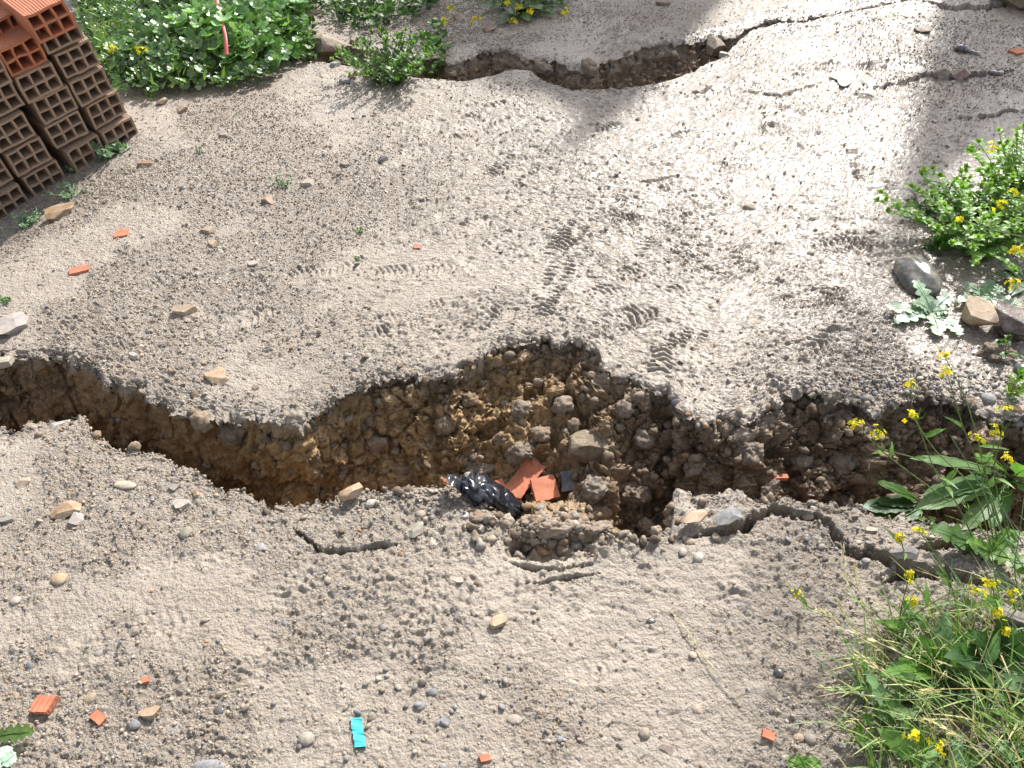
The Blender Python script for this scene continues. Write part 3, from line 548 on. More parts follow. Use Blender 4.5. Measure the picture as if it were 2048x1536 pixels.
ST = [
 (118, 430, 58, 34, 'block', OCH, 'ochre angular block beside the silvery weeds at the foot of the hollow bricks', -30, .6),
 (16, 655, 80, 46, 'chip', LIL, 'grey flat slab cut by the left edge above the fissure', 10, .3),
 (370, 624, 54, 26, 'chip', TAN, 'tan angular flake alone on the gravel above the left arm of the fissure', 15, .5),
 (268, 713, 26, 13, 'chip', WHT, 'small white flake near the left far rim of the fissure', 0, .5),
 (437, 751, 48, 44, 'chip', (.5, .33, .17), 'flat orange tan plate lying just above the far rim', 60, .25),
 (537, 400, 30, 20, 'block', (.38, .22, .12), 'brown ochre chunk just below the small pale weed in the open mud', 0, .7),
 (614, 369, 38, 18, 'chip', CRM, 'pale cream flake to the right of the small pale weed', 0, .4),
 (416, 464, 36, 18, 'chip', TAN, 'tan wedge lying on gravel, with a smaller tan chip just below it', 0, .5),
 (424, 489, 22, 13, 'chip', (.48, .36, .22), 'small tan chip just below a tan wedge on the gravel', 10, .5),
 (505, 528, 26, 11, 'chip', WHT, 'thin white sliver in the open gravel left of centre', 10, .4),
 (292, 330, 38, 14, 'chip', OCH, 'long ochre flake right of the broad grey green weed by the bricks', 20, .4),
 (365, 222, 26, 12, 'block', (.36, .25, .16), 'brown chip below the mallow patch edge', 0, .6),
 (325, 205, 22, 14, 'block', TAN, 'tan chip near the corner of the brick stack and the mallow patch', 0, .6),
 (447, 270, 22, 13, 'chip', GRY, 'grey leaf shaped chip in the gravel right of the brick stack', 25, .5),
 (420, 381, 20, 13, 'block', DRK, 'black glinting stone left of the small pale weed', 0, .7),
 (366, 377, 16, 10, 'round', (.12, .14, .15), 'small dark green grey pebble further left of the pale weed', 0, .7),
 (690, 330, 34, 12, 'chip', OLV, 'narrow olive chip edge up in the open gravel', -20, .5),
 (765, 322, 26, 14, 'block', DRK, 'pair like black lump right of the narrow olive chip', 20, .7),
 (122, 846, 50, 18, 'chip', (.42, .43, .44), 'pale grey slate sliver on the near tip by the left fissure arm', 25, .25),
 (136, 1018, 72, 28, 'block', (.40, .25, .12), 'long ochre slab on the near left gravel touching a lilac chip', 22, .6),
 (151, 1038, 34, 32, 'chip', LIL, 'lilac grey chip against the long ochre slab', 40, .4),
 (14, 1041, 42, 20, 'chip', (.33, .35, .31), 'grey green flat stone at the left edge below the fissure', 0, .5),
 (47, 966, 30, 20, 'block', (.46, .36, .26), 'tan stone on the near left gravel above the long ochre slab', 20, .6),
 (251, 972, 52, 17, 'round', (.58, .50, .38), 'long cream stone lying on the near left gravel', -8, .5),
 (362, 1012, 42, 28, 'chip', WHT, 'white jagged shell like flake on the near gravel', 10, .4),
 (348, 975, 24, 18, 'chip', GRY, 'mid grey chip above the white jagged flake', 10, .4),
 (373, 1068, 30, 26, 'round', (.28, .27, .20), 'round olive pebble below the white jagged flake', 0, .6),
 (521, 1095, 24, 20, 'round', (.36, .39, .42), 'bluish white pebble pressed in smooth mud below the black gap', 0, .5),
 (284, 936, 26, 8, 'chip', WHT, 'tiny white splinter on the near side above the cream stone', 15, .4),
 (393, 988, 20, 14, 'block', OCH, 'small ochre lump right of the grey chip near the fissure', 0, .7),
 (708, 992, 72, 34, 'block', (.50, .31, .17), 'ochre wedge perched on the near rim left of the black bag', 28, .6),
 (742, 1008, 30, 20, 'round', WHT, 'white pebble beside the ochre wedge on the near rim', 30, .6),
 (834, 1060, 60, 42, 'block', (.31, .31, .26), 'grey green faceted rock on the near rim below the black bag', 0, .45),
 (840, 1028, 26, 18, 'round', (.36, .33, .27), 'rounded drab pebble on top of the grey green faceted rock', 0, .6),
 (865, 1085, 20, 34, 'block', (.52, .45, .34), 'cream upright chip below the grey green faceted rock', 20, .5),
 (955, 1056, 34, 18, 'chip', WHT, 'white curved flake right of the grey green faceted rock', -30, .5),
 (930, 1030, 22, 16, 'chip', (.62, .64, .68), 'blue white chip on the near rim below the bag', 30, .5),
 (984, 1077, 26, 16, 'round', (.42, .36, .28), 'oval tan pebble beside the crumbled hollow', 10, .6),
 (912, 1161, 30, 32, 'chip', (.50, .43, .37), 'pinkish flat chip in the mud below the crumbled hollow', 60, .35),
 (998, 1246, 46, 30, 'chip', (.46, .34, .20), 'tan slab tilted up in the middle of the near mud', 25, .5),
 (1385, 1044, 70, 32, 'block', (.50, .33, .20), 'orange tan slab on the rim right of the open hole', 14, .5),
 (1449, 1050, 80, 44, 'block', (.13, .16, .20), 'slate blue slab bridging the small crack on the near side', 10, .45),
 (1376, 1081, 34, 18, 'round', (.46, .35, .23), 'tan oval pebble below the orange tan slab', -20, .6),
 (1365, 1104, 20, 20, 'round', WHT, 'white pebble left of a second pale one below the orange tan slab', 0, .6),
 (1396, 1114, 24, 22, 'round', (.56, .53, .48), 'pale round pebble, right one of two below the orange tan slab', 0, .6),
 (1353, 1072, 14, 14, 'round', BLU, 'small blue grey pebble left of the tan oval pebble', 0, .7),
 (1611, 1033, 26, 16, 'round', (.33, .27, .22), 'smooth brown pebble on the tongue of mud above the small crack', 10, .6),
 (1745, 1062, 30, 16, 'chip', CRM, 'cream chip on the strip between fissure and small crack', 10, .5),
 (1796, 1120, 66, 34, 'block', (.13, .13, .14), 'dark slate slab by the right end of the small crack', -15, .35),
 (1733, 1122, 22, 14, 'round', BLU, 'blue grey pebble just left of the dark slate slab', 0, .6),
 (1897, 1120, 18, 10, 'round', DRK, 'black pebble in dark soil right of the slate slab', 0, .6),
 (184, 1397, 36, 22, 'round', (.44, .35, .24), 'tan oval pebble between two orange tile chips', 10, .6),
 (303, 1424, 46, 28, 'chip', (.47, .32, .18), 'ochre flat stone right of the orange tile chips', 10, .5),
 (270, 1449, 26, 18, 'round', BLU, 'blue grey pebble below left of the ochre flat stone', 0, .6),
 (438, 1421, 26, 18, 'round', (.12, .12, .14), 'dark pebble above right of the ochre flat stone', -20, .7),
 (612, 1477, 36, 30, 'round', (.40, .38, .31), 'mottled pale pebble left of the turquoise strip', 0, .6),
 (420, 1533, 70, 26, 'round', (.25, .27, .32), 'large blue grey stone cut by the bottom edge', 0, .6),
 (118, 1158, 32, 22, 'round', (.50, .36, .20), 'yellow ochre pebble in the near left gravel', 0, .6),
 (32, 1203, 22, 16, 'round', WHT, 'whitish pebble near the left edge of the near mud', 0, .6),
 (196, 1306, 20, 14, 'round', GRY, 'dark grey pebble above the ribbed orange chip', 0, .6),
 (827, 1480, 26, 24, 'block', (.33, .31, .28), 'grey angular stone right of the turquoise strip', 0, .6),
 (892, 1444, 20, 28, 'block', (.14, .16, .21), 'dark blue wet splinter right of the turquoise strip', 60, .6),
 (842, 1412, 24, 20, 'round', (.16, .18, .22), 'blue black pebble above the dark wet splinter', 30, .6),
 (865, 1385, 16, 30, 'round', (.14, .16, .2), 'slim black pebble topmost above the dark wet splinter', 80, .6),
 (1029, 1440, 36, 24, 'round', (.36, .31, .26), 'grey brown stone half sunk in the bottom centre mud', 0, .5),
 (1289, 1468, 26, 26, 'round', (.34, .28, .21), 'domed brown pebble in the bottom right mud', 0, .7),
 (1331, 1498, 34, 30, 'block', (.46, .38, .31), 'tan angular stone below the domed brown pebble', 0, .6),
 (1393, 1420, 28, 24, 'round', (.43, .35, .28), 'tan rounded stone above right of the domed brown pebble', 0, .6),
 (1304, 1242, 22, 13, 'round', (.10, .12, .14), 'black lens shaped pebble alone in near mud', 0, .6),
 (1557, 1347, 24, 20, 'round', DRK, 'shiny black pebble in shaded mud near the grass', 0, .7),
 (1598, 1476, 26, 18, 'round', (.36, .29, .22), 'brown pebble, left of two side by side at the bottom right', 0, .6),
 (1622, 1478, 24, 22, 'round', (.30, .27, .24), 'grey brown pebble, right of two side by side at the bottom right', 0, .6),
 (1496, 415, 30, 20, 'block', (.36, .30, .23), 'drab tile like chip stuck upright in bright wet mud', 35, .5),
 (1446, 546, 18, 26, 'chip', (.44, .37, .29), 'pale tan chip standing in the bright mud', 80, .4),
 (1840, 60, 40, 18, 'block', (.20, .14, .10), 'brown stone in the glare by the top right shadow edge', 0, .5),
 (1923, 97, 26, 14, 'round', (.09, .10, .12), 'wet black pebble, left of two in the top right shade', 0, .6),
 (1950, 108, 22, 12, 'round', (.08, .09, .10), 'wet black pebble, right of two in the top right shade', 0, .6),
 (1991, 147, 26, 12, 'round', (.08, .08, .09), 'flat black stone by the top right crack', 0, .6),
 (1885, 152, 34, 22, 'block', (.24, .17, .14), 'reddish brown stone wedged in the top right crack', 0, .7),
 (1925, 155, 40, 20, 'block', (.33, .20, .16), 'rust red stone wedged right of the reddish brown one', 0, .7),
 (688, 164, 32, 16, 'block', (.24, .27, .30), 'blue grey stone left below the dark green bush', 0, .6),
 (670, 131, 28, 14, 'chip', (.25, .26, .25), 'slate chip at the end of the broken slab by the bush', 20, .4),
 (523, 152, 16, 14, 'round', (.55, .48, .38), 'round cream pebble at the foot of the mallow patch', 0, .7),
 (703, 152, 24, 12, 'chip', (.45, .26, .15), 'orange brown chip between blue grey stone and bush', 0, .5),
 (977, 58, 34, 18, 'block', (.30, .18, .11), 'rust brown stone beyond the far fissure', 0, .6),
 (1092, 28, 40, 20, 'round', (.28, .25, .19), 'drab boulder under the yellow flowers at the top', 0, .6),
 (920, 35, 30, 18, 'block', (.27, .18, .10), 'brown stone in shade left of the top yellow flowers', 0, .6),
 (1325, 8, 34, 12, 'chip', (.25, .18, .13), 'dark flat chip on shaded mud at the top edge', 0, .5),
 (1448, 108, 22, 14, 'chip', WHT, 'white chip at the right tip of the far fissure', 0, .5),
 (1750, 772, 0, 0, '', 0, '', 0, 0),
 (1733, 798, 24, 14, 'round', (.14, .16, .19), 'blue black half pebble hanging on the far rim at right', 20, .7),
 (2043, 741, 26, 22, 'round', (.10, .11, .13), 'round black stone at the right edge above the fissure', 0, .8),
 (1978, 797, 30, 18, 'round', (.24, .26, .29), 'grey blue pebble on the far rim behind the tall flowers', 0, .6),
 (2040, 846, 34, 14, 'round', (.34, .34, .33), 'pale grey pebble at the right edge on the far rim', 0, .6),
 (1993, 790, 18, 13, 'round', (.13, .14, .16), 'dark pebble next to the grey blue one on the far rim', 0, .6),
 (2035, 818, 30, 12, 'chip', (.45, .26, .13), 'orange brown chip at the right edge above the pale grey pebble', -20, .5),
 (1350, 1000, 0, 0, '', 0, '', 0, 0),
 (696, 712, 22, 12, 'round', (.36, .37, .36), 'small pale grey pebble above the centre of the far rim', 0, .6),
 (527, 1000, 0, 0, '', 0, '', 0, 0),
 (1352, 806, 22, 16, 'round', (.11, .12, .14), 'dark pebble stuck in the far wall under the right overhang', 0, .7),
 (604, 1283, 0, 0, '', 0, '', 0, 0),
 (1655, 1050, 18, 12, 'round', (.30, .31, .33), 'small grey pebble on the strip above the small crack', 0, .6),
 (1800, 1500, 0, 0, '', 0, '', 0, 0)]
for i, a in enumerate(ST):
    if a[2]: stone('pebble' if a[4] == 'round' else 'stone', *a[:7], cat='pebble' if a[4] == 'round' else 'stone', yaw=a[7], thick=a[8], m=M_WET if a[5][0] < .14 and a[4] == 'round' else None, **(dict(sink=.2, lift=.014) if a[6][:10] in ('slate blue', 'orange tan', 'dark slate', 'ochre wedg') else {}))
stone('boulder', 1831, 562, 84, 86, 'round', (.13, .14, .13), 'wet dark green grey rounded boulder behind the silvery rosette', 'boulder', M_WET, thick=.75, sink=.3)
stone('boulder', 1940, 643, 72, 52, 'block', (.50, .36, .21), 'tan faceted boulder between rosette and dark brown rock', 'boulder', thick=.9, sink=.25, seed=5)
stone('boulder', 2012, 660, 90, 66, 'block', (.12, .085, .065), 'dark brown mottled rock touching the tan boulder', 'boulder', M_WET, thick=.8, sink=.3, seed=8)
stone('boulder', 2035, 10, 90, 60, 'block', (.28, .21, .12), 'ochre brown rock in the top right corner', 'boulder', thick=.7, sink=.3, seed=9)
stone('earth_clod', 1990, 708, 80, 40, 'clod', (.17, .11, .07), 'brown earth lump under the dark brown rock', 'clod', M_SOIL, thick=.6)
# orange tile shards
def shard(px, py, w, h, yaw, label, ribs=0, tilt=(0, 0), lift=.001, name='tile_shard', col=(.42, .15, .07), th=.012, seed=0, m=None, cat='tile shard', rise=0.):
    p_, n = hit(px, py); d = np.linalg.norm(p_ - [0, 0, CH]); a = w * .45 * d / CF; b = h * .40 * d / CF / .75
    r = np.random.default_rng(seed + int(px)); nx, ny = 14, 10; v = []; f = []
    ou = lambda s_, k: 1 - .12 * abs(vnoise(np.array([[s_ * 2.2 + px, k, 0.]]), 1, seed)[0])
    for k in (0, 1):
        for j in range(ny):
            for i in range(nx):
                x = (i / (nx - 1) * 2 - 1); y = (j / (ny - 1) * 2 - 1); sx = ou(y, 1 if x > 0 else 5); sy = ou(x, 9 if y > 0 else 13)
                z = (k - .5) * th + (k * .0018 * math.cos(j / (ny - 1) * 6.283 * ribs) if ribs else 0)
                v.append([x * a * sx + .25 * y * a * (seed % 3 - 1) * .5, y * b * sy, z])
    G = lambda k, j, i: k * nx * ny + j * nx + i
    for j in range(ny - 1):
        for i in range(nx - 1): f += [(G(1, j, i), G(1, j, i + 1), G(1, j + 1, i + 1), G(1, j + 1, i)), (G(0, j, i), G(0, j + 1, i), G(0, j + 1, i + 1), G(0, j, i + 1))]
    for i in range(nx - 1): f += [(G(0, 0, i), G(0, 0, i + 1), G(1, 0, i + 1), G(1, 0, i)), (G(0, ny - 1, i + 1), G(0, ny - 1, i), G(1, ny - 1, i), G(1, ny - 1, i + 1))]
    for j in range(ny - 1): f += [(G(0, j + 1, 0), G(0, j, 0), G(1, j, 0), G(1, j + 1, 0)), (G(0, j, nx - 1), G(0, j + 1, nx - 1), G(1, j + 1, nx - 1), G(1, j, nx - 1))]
    A = axes(np.array([tilt[0], tilt[1], 1.]), RD(yaw)); mb = MB(); mb.add(np.array(v) @ A.T, f, np.array(col)); o = mb.build(name, m or M_TILE, smooth=False)
    o.location = p_ + [0, 0, lift + rise]; return tag(o, label, cat)
M_TILE = plain('tile_clay', (.40, .135, .07), .8, bump=.4, var=.35)
shard(1052, 968, 104, 38, 55, 'orange clay tile shard leaning in the pit, its upper end muddy', 0, (.1, -.25), .01, seed=1, rise=.012)
shard(1090, 988, 60, 50, 20, 'orange clay tile shard lying against the lower right of the muddy one', 0, (.25, -.2), .01, seed=2, rise=.008)
shard(905, 984, 40, 8, -2, 'orange clay tile edge showing left of the black plastic bag', 0, (0, -.3), .02, seed=3, rise=.02)
shard(1000, 982, 22, 18, 20, 'small red orange tile piece between bag and muddy shard', 0, (0, -.2), .01, seed=4, rise=.015)
shard(243, 468, 26, 22, 20, 'orange tile chip on gravel near the ochre block', seed=5)
shard(158, 541, 36, 18, 25, 'orange tile chip alone in the gravel above the left fissure', seed=7)
shard(90, 1410, 32, 30, 80, 'ribbed orange tile chip in the bottom left gravel', 4, seed=6)
shard(199, 1437, 18, 26, 60, 'orange tile chip beside the tan oval pebble', seed=8)
shard(835, 496, 16, 12, 0, 'tiny orange brown tile crumb in the centre left mud', seed=9)
shard(2036, 103, 28, 18, 20, 'pink red tile chip at the top right edge', col=(.55, .22, .14), seed=10)
shard(1535, 1472, 18, 20, 70, 'faded red chip at the bottom beside the thin straw', col=(.5, .2, .13), seed=11)
shard(970, 1518, 22, 12, 10, 'orange chip near the bottom centre edge', seed=12)
shard(1553, 957, 46, 10, 0, 'thin red tile edge buried in the pit floor at right', seed=13, lift=.004)
shard(293, 1360, 16, 10, 20, 'small orange fleck above the tan oval pebble', seed=14)
shard(1142, 968, 46, 40, 10, 'dark blue grey slate plate lying in the pit right of the tile shards', 0, (.1, -.4), .01, 'slate_plate', (.13, .15, .18), .01, 20, M_STONE, 'slate', .004)
# turquoise strip
mb = MB(); v = []; a0 = hit(712, 1440)[0]; a1 = hit(722, 1496)[0]
for i in range(13):
    t = i / 12; c = a0 * (1 - t) + a1 * t; wv = .0105 * (1 + .12 * math.sin(i * 2.3)); 
    for s_ in (-1, 1): v.append(c + [s_ * wv, .002 * math.sin(i), .007 + .003 * math.sin(i * 1.1 + s_)])
v = np.array(v); mb.add(np.concatenate([v, v - [0, 0, .002]]), [(2 * i, 2 * i + 1, 2 * i + 3, 2 * i + 2) for i in range(12)] + [(26 + 2 * i, 28 + 2 * i, 29 + 2 * i, 27 + 2 * i) for i in range(12)] + [(2 * i, 2 * i + 2, 28 + 2 * i, 26 + 2 * i) for i in range(12)] + [(2 * i + 1, 27 + 2 * i, 29 + 2 * i, 2 * i + 3) for i in range(12)], (0, 0, 0))
tag(mb.build('plastic_strip', plain('turquoise_plastic', (.04, .45, .48), .6, bump=.5, bs=300, var=.15), smooth=False), 'bright turquoise plastic strip lying on the near gravel', 'plastic strip')
# ------------------------------------------------------------------ the pit: clods, bag, rubble
CL = [(1178, 905, 110, 84, (.24, .18, .11), 'large tan angular clod right of centre in the pit', 'block'), (806, 952, 96, 56, (.36, .235, .11), 'smooth ochre clod at the near rim left of the bag', 'block'),
      (1262, 990, 100, 76, (.20, .145, .10), 'large ragged brown clod above the open hole', 'clod'), (1190, 985, 70, 60, (.25, .215, .17), 'grey crumbly clod right of the slate plate', 'clod'),
      (1040, 905, 78, 46, (.20, .155, .11), 'long grey brown clod behind the tile shards', 'clod'), (960, 935, 92, 44, (.23, .18, .125), 'flat grey brown clod behind the black bag', 'clod'),
      (1040, 820, 56, 44, (.225, .17, .105), 'rounded grey clod under the overhang at the centre', 'clod'), (1130, 815, 60, 46, (.215, .165, .11), 'crumbly clod in the shadow right of the rounded grey one', 'clod'),
      (890, 850, 60, 44, (.26, .18, .09), 'ochre brown clod on the pit slope left of centre', 'clod'), (750, 885, 52, 46, (.225, .15, .085), 'brown clod at the pit foot above the ochre one', 'block'),
      (1082, 870, 60, 40, (.24, .17, .10), 'brown clod between the long grey one and large tan one', 'clod'), (1290, 880, 54, 50, (.19, .14, .095), 'dark crumbly clod right of the large tan one', 'clod'),
      (1250, 820, 50, 44, (.18, .13, .09), 'dark clod low on the far wall right of centre', 'clod'), (1105, 1060, 96, 44, (.31, .245, .17), 'pale crumbly lump on the near rim beside the crumbled hollow', 'clod'),
      (1200, 1055, 84, 36, (.30, .24, .175), 'pale crumbly lump between hollow and open hole', 'clod'), (1036, 1028, 44, 40, (.30, .23, .15), 'small tan clod touching the end of the bag', 'clod'),
      (930, 1085, 0, 0, 0, '', ''), (1290, 1055, 40, 40, (.20, .14, .09), 'brown clod lying down in the open hole', 'clod'), (1000, 880, 46, 34, (.26, .185, .10), 'ochre crumb clod above the flat grey brown one', 'clod'),
      (940, 800, 48, 34, (.27, .18, .085), 'ochre clod under the rim left of the rounded grey one', 'clod'), (1390, 935, 70, 46, (.19, .14, .10), 'dark clod on the floor behind the right tongue', 'clod'),
      (1500, 905, 74, 50, (.195, .145, .105), 'brown rounded clod against the far wall at right', 'clod'), (1690, 920, 80, 56, (.22, .165, .12), 'grey brown clod standing behind the mustard leaves', 'clod'),
      (1600, 925, 60, 36, (.20, .15, .11), 'low brown clod left of the clod behind the leaves', 'clod'), (1540, 975, 80, 30, (.21, .16, .12), 'low floor clod along the near edge of the right arm', 'clod'),
      (1430, 960, 50, 26, (.20, .15, .11), 'small floor clod just behind the tongue of mud', 'clod'), (590, 838, 50, 40, (.33, .285, .23), 'pale crust lump hanging from the far rim left of centre', 'clod'),
      (465, 862, 66, 56, (.23, .19, .15), 'grey clod bulging from the left far wall', 'clod'), (400, 850, 60, 44, (.25, .175, .10), 'ochre lump bulging from the left far wall', 'clod'),
      (1180, 140, 40, 24, (.24, .18, .125), 'brown clod in the middle of the far fissure', 'clod'), (1310, 165, 0, 0, (.25, .19, .13), 'clod at the near side of the far fissure', 'clod'),
      (1428, 98, 46, 26, (.30, .235, .17), 'pebbly slab of crust dropped into the right end of the far fissure', 'block'), (1090, 138, 40, 24, (.27, .2, .15), 'pebbly clod choking the far fissure left of centre', 'clod')]
for i, a in enumerate(CL):
    if a[2]: stone('earth_clod', a[0], a[1], a[2], a[3], a[6], a[4], a[5], 'clod', M_SOIL, thick=.8, sink=.42, seed=300 + i, yaw=i * 37 % 60)
stone('stone', 938, 974, 32, 30, 'round', (.30, .27, .22), 'rounded drab stone wrapped by the left end of the black bag', 'stone', thick=.8, sink=.1, lift=.025)
stone('pebble', 1080, 1017, 26, 18, 'round', (.22, .23, .25), 'grey pebble between tile shard and small tan clod', 'pebble', thick=.7)
def bag():
    a = hit(926, 988)[0] + [0, 0, .038]; b = hit(1042, 1030)[0] + [0, 0, .02]; nx, ny = 60, 34; L = b - a; ax = L / np.linalg.norm(L); sdv = np.cross([0, 0, 1], ax)
    t, q = np.meshgrid(np.linspace(0, 1, nx), np.linspace(0, 2 * math.pi, ny, endpoint=False)); r = .027 * (np.sin(np.pi * np.clip(t * .93 + .05, 0, 1)) ** .5) + .004
    c = a + L * t[..., None]; c[..., 2] += .016 * np.sin(np.pi * t)
    p_ = c + sdv * (r * 1.5 * np.cos(q))[..., None] + np.array([0, 0, 1]) * (r * .62 * np.sin(q))[..., None]
    uq = np.stack([t * 3.2, 1.1 * np.cos(q), 1.1 * np.sin(q)], -1); cr = 1.5 * np.abs(fbm(uq, 1.5, 2, 5, .5)) + .35 * np.abs(fbm(uq * [.6, 1, 1], 3.4, 2, 9, .5)); n = p_ - c; n /= np.linalg.norm(n, axis=-1, keepdims=True)
    p_ = p_ + n * (.026 * (cr - .30))[..., None]
    v = p_.reshape(-1, 3); f = [(j * nx + i, j * nx + i + 1, ((j + 1) % ny) * nx + i + 1, ((j + 1) % ny) * nx + i) for j in range(ny) for i in range(nx - 1)]
    f += [tuple(j * nx for j in range(ny)), tuple(j * nx + nx - 1 for j in reversed(range(ny)))]
    mb = MB(); mb.add(v, f, (.01, .01, .012)); o = mb.build('plastic_bag', plain('black_plastic', (.012, .013, .018), .2, bump=.12, bs=50), smooth=True)
    for e, o_ in ((0, a), (1, b)):   # loose torn ends
        m2 = MB(); u_, v_ = np.meshgrid(np.linspace(-1, 1, 18), np.linspace(0, 1, 18)); dr = ax * (1 if e else -1)
        q2 = o_ + dr * (v_ * .045)[..., None] + sdv * (u_ * .035 * (1 - .3 * v_))[..., None]; q2[..., 2] += .014 * vnoise(q2, 40, 7 + e) - .03 * v_ * e
        m2.add(q2.reshape(-1, 3), [(j * 18 + i, j * 18 + i + 1, j * 18 + i + 19, j * 18 + i + 18) for j in range(17) for i in range(17)], (0, 0, 0))
        m2.build('torn_end', o.data.materials[0], o)
    return tag(o, 'crumpled shiny black plastic bag between the tile shards in the pit', 'plastic bag')
bag()
# ------------------------------------------------------------------ loose small matter nobody could count
AR = np.zeros_like(X); AR[1:-1, 1:-1] = np.linalg.norm(np.cross(B[2:, 1:-1] - B[:-2, 1:-1], B[1:-1, 2:] - B[1:-1, :-2]), axis=-1) / 4
INV = ((PX > -250) & (PX < 2300) & (PY > -160) & (PY < 1720)).reshape(X.shape) & near
def rand_rot(n, r):
    q = r.normal(size=(n, 4)); q /= np.linalg.norm(q, axis=1)[:, None]; w_, x, y, z = q.T
    return np.stack([1 - 2 * (y * y + z * z), 2 * (x * y - z * w_), 2 * (x * z + y * w_), 2 * (x * y + z * w_), 1 - 2 * (x * x + z * z), 2 * (y * z - x * w_), 2 * (x * z - y * w_), 2 * (y * z + x * w_), 1 - 2 * (x * x + y * y)], 1).reshape(n, 3, 3)
def scatter(name, n, wgt, lo, hi, pw, pal, matl, label, sub=2, rough=.12, flat=(.45, .8), sink=.2, seed=1, far=.0008):
    r = np.random.default_rng(seed); p_ = (wgt * AR * INV).ravel(); p_ = p_ / p_.sum(); ids = r.choice(len(p_), n, p=p_)
    c = FB[ids] + r.normal(size=(n, 3)) * .001; nn = FN[ids]; dist = np.linalg.norm(c - [0, 0, CH], axis=1)
    sz = lo + (hi - lo) * r.random(n) ** pw; sz = np.maximum(sz, far * dist)
    v, f = ico(sub); f = np.array(f); k = len(v)
    A = r.uniform(.7, 1.25, (n, 1, 3)); A[..., 2] = r.uniform(*flat, (n, 1)); pv = v[None] * (1 + r.normal(size=(n, k, 1)) * rough * (.5 if sub > 1 and rough > .06 else 1)) * A
    if sub > 1 and rough > .06: pv = pv * (1 + .42 * vnoise(v[None] * 1.4 + r.uniform(0, 90, (n, 1, 3)), 1., seed) + .16 * vnoise(v[None] * 3.1 + r.uniform(0, 90, (n, 1, 3)), 1., seed))[..., None]
    th = r.random(n) * 6.283; tl = r.normal(size=(n, 3)) * .35; z = nn + tl; z /= np.linalg.norm(z, axis=1)[:, None]; a = np.stack([np.cos(th), np.sin(th), th * 0], 1)
    x = a - z * (a * z).sum(1)[:, None]; x /= np.linalg.norm(x, axis=1)[:, None]; y = np.cross(z, x)
    pv = pv * sz[:, None, None]; V = pv[..., :1] * x[:, None] + pv[..., 1:2] * y[:, None] + pv[..., 2:] * z[:, None] + (c + nn * (sz * sink)[:, None])[:, None]
    pal = np.array(pal); cc = pal[r.integers(0, len(pal), n)] * r.uniform(.75, 1.25, (n, 1))
    me = bigmesh(name, V.reshape(-1, 3), (f[None] + (np.arange(n) * k)[:, None, None]).reshape(-1, 3), 3)
    return tag(finish(me, name, matl, np.repeat(cc, k, 0), smooth=sub == 3 and rough < .06), label, None, kind='stuff')
gw = np.clip(GR + .25 * fbm(Q, 7, 3, 150), 0, 1) ** 1.8 * pl + .012 * pl
DRAB = [(.33, .27, .21), (.38, .31, .24), (.29, .235, .18), (.36, .29, .22)]
MIXED = DRAB * 3 + [TAN, CRM, GRY, BLU, OCH, (.36, .34, .31), (.5, .45, .38), (.14, .15, .17), (.20, .15, .12), PNK]
scatter('gravel', 46000, gw, .0013, .0052, 3.2, MIXED, M_STONE, 'fine mixed gravel pressed into the mud', 1, .10, (.5, .9), .15, 1, .0009)
scatter('gravel', 900, gw * 1., .004, .0085, 3., MIXED + [BLU, GRY, OCH, CRM, CRM], M_STONE, 'coarser rounded gravel lying on the mud', 3, .03, (.4, .7), .15, 2)
blu = bump_at(1850, 775, .3, .05, 1.) + bump_at(1680, 1100, .08, .03, .6) + bump_at(850, 1000, .12, .05, .4) + bump_at(800, 1440, .3, .12, .07)
scatter('gravel', 1500, blu * pl, .0028, .0085, 2.6, [BLU, GRY, (.16, .155, .16), (.30, .28, .26), (.33, .27, .21), (.29, .24, .19), (.36, .30, .24), (.2, .19, .2), (.42, .38, .33)], M_STONE, 'blue grey gravel washed together by the rims', 2, .04, (.45, .7), .3, 3)
scatter('soil_crumbs', 8000, (1 - pl) * (np.abs(nB[..., 2]) >.55) + .2 * ee + .5 * bump_at(1150, 1065, .35, .07, 1), .0022, .016, 4.5, [(.19, .135, .085), (.24, .18, .115), (.27, .21, .15), (.16, .11, .07), (.30, .19, .09)], M_SOIL, 'loose crumbs of broken soil in the fissures', 2, .2, (.6, 1.), .3, 4)
scatter('soil_crumbs', 900, bump_at(1130, 1055, .17, .05, 1.) + bump_at(1060, 1030, .05, .03, 1.) + .5 * bump_at(1230, 1065, .05, .03, 1.), .003, .015, 2.8, [(.33, .27, .20), (.28, .225, .16), (.36, .31, .25), (.24, .18, .12), (.30, .27, .24)], M_SOIL, 'pale crumbled soil slumped over the near lip', 3, .10, (.6, 1.), .35, 6)
scatter('mud_flakes', 3500, pl * (1.1 - GR) * (bump_at(1300, 450, 1.2, 1.3, 1.) + .35), .0025, .0105, 2.4, [(.42, .37, .31), (.46, .41, .35), (.38, .33, .27)], M_SOIL, 'thin curled flakes of trodden mud', 2, .12, (.22, .42), .12, 8)
scatter('soil_crumbs', 4000, pl * (.25 + sstep(.0, .4, fbm(Q, 3, 3, 55))) * (1 - .5 * GR), .0016, .006, 3.5, [(.42, .36, .29), (.46, .40, .33), (.38, .32, .25)], M_SOIL, 'flakes of dried mud lying on the surface', 2, .2, (.35, .8), .2, 5)

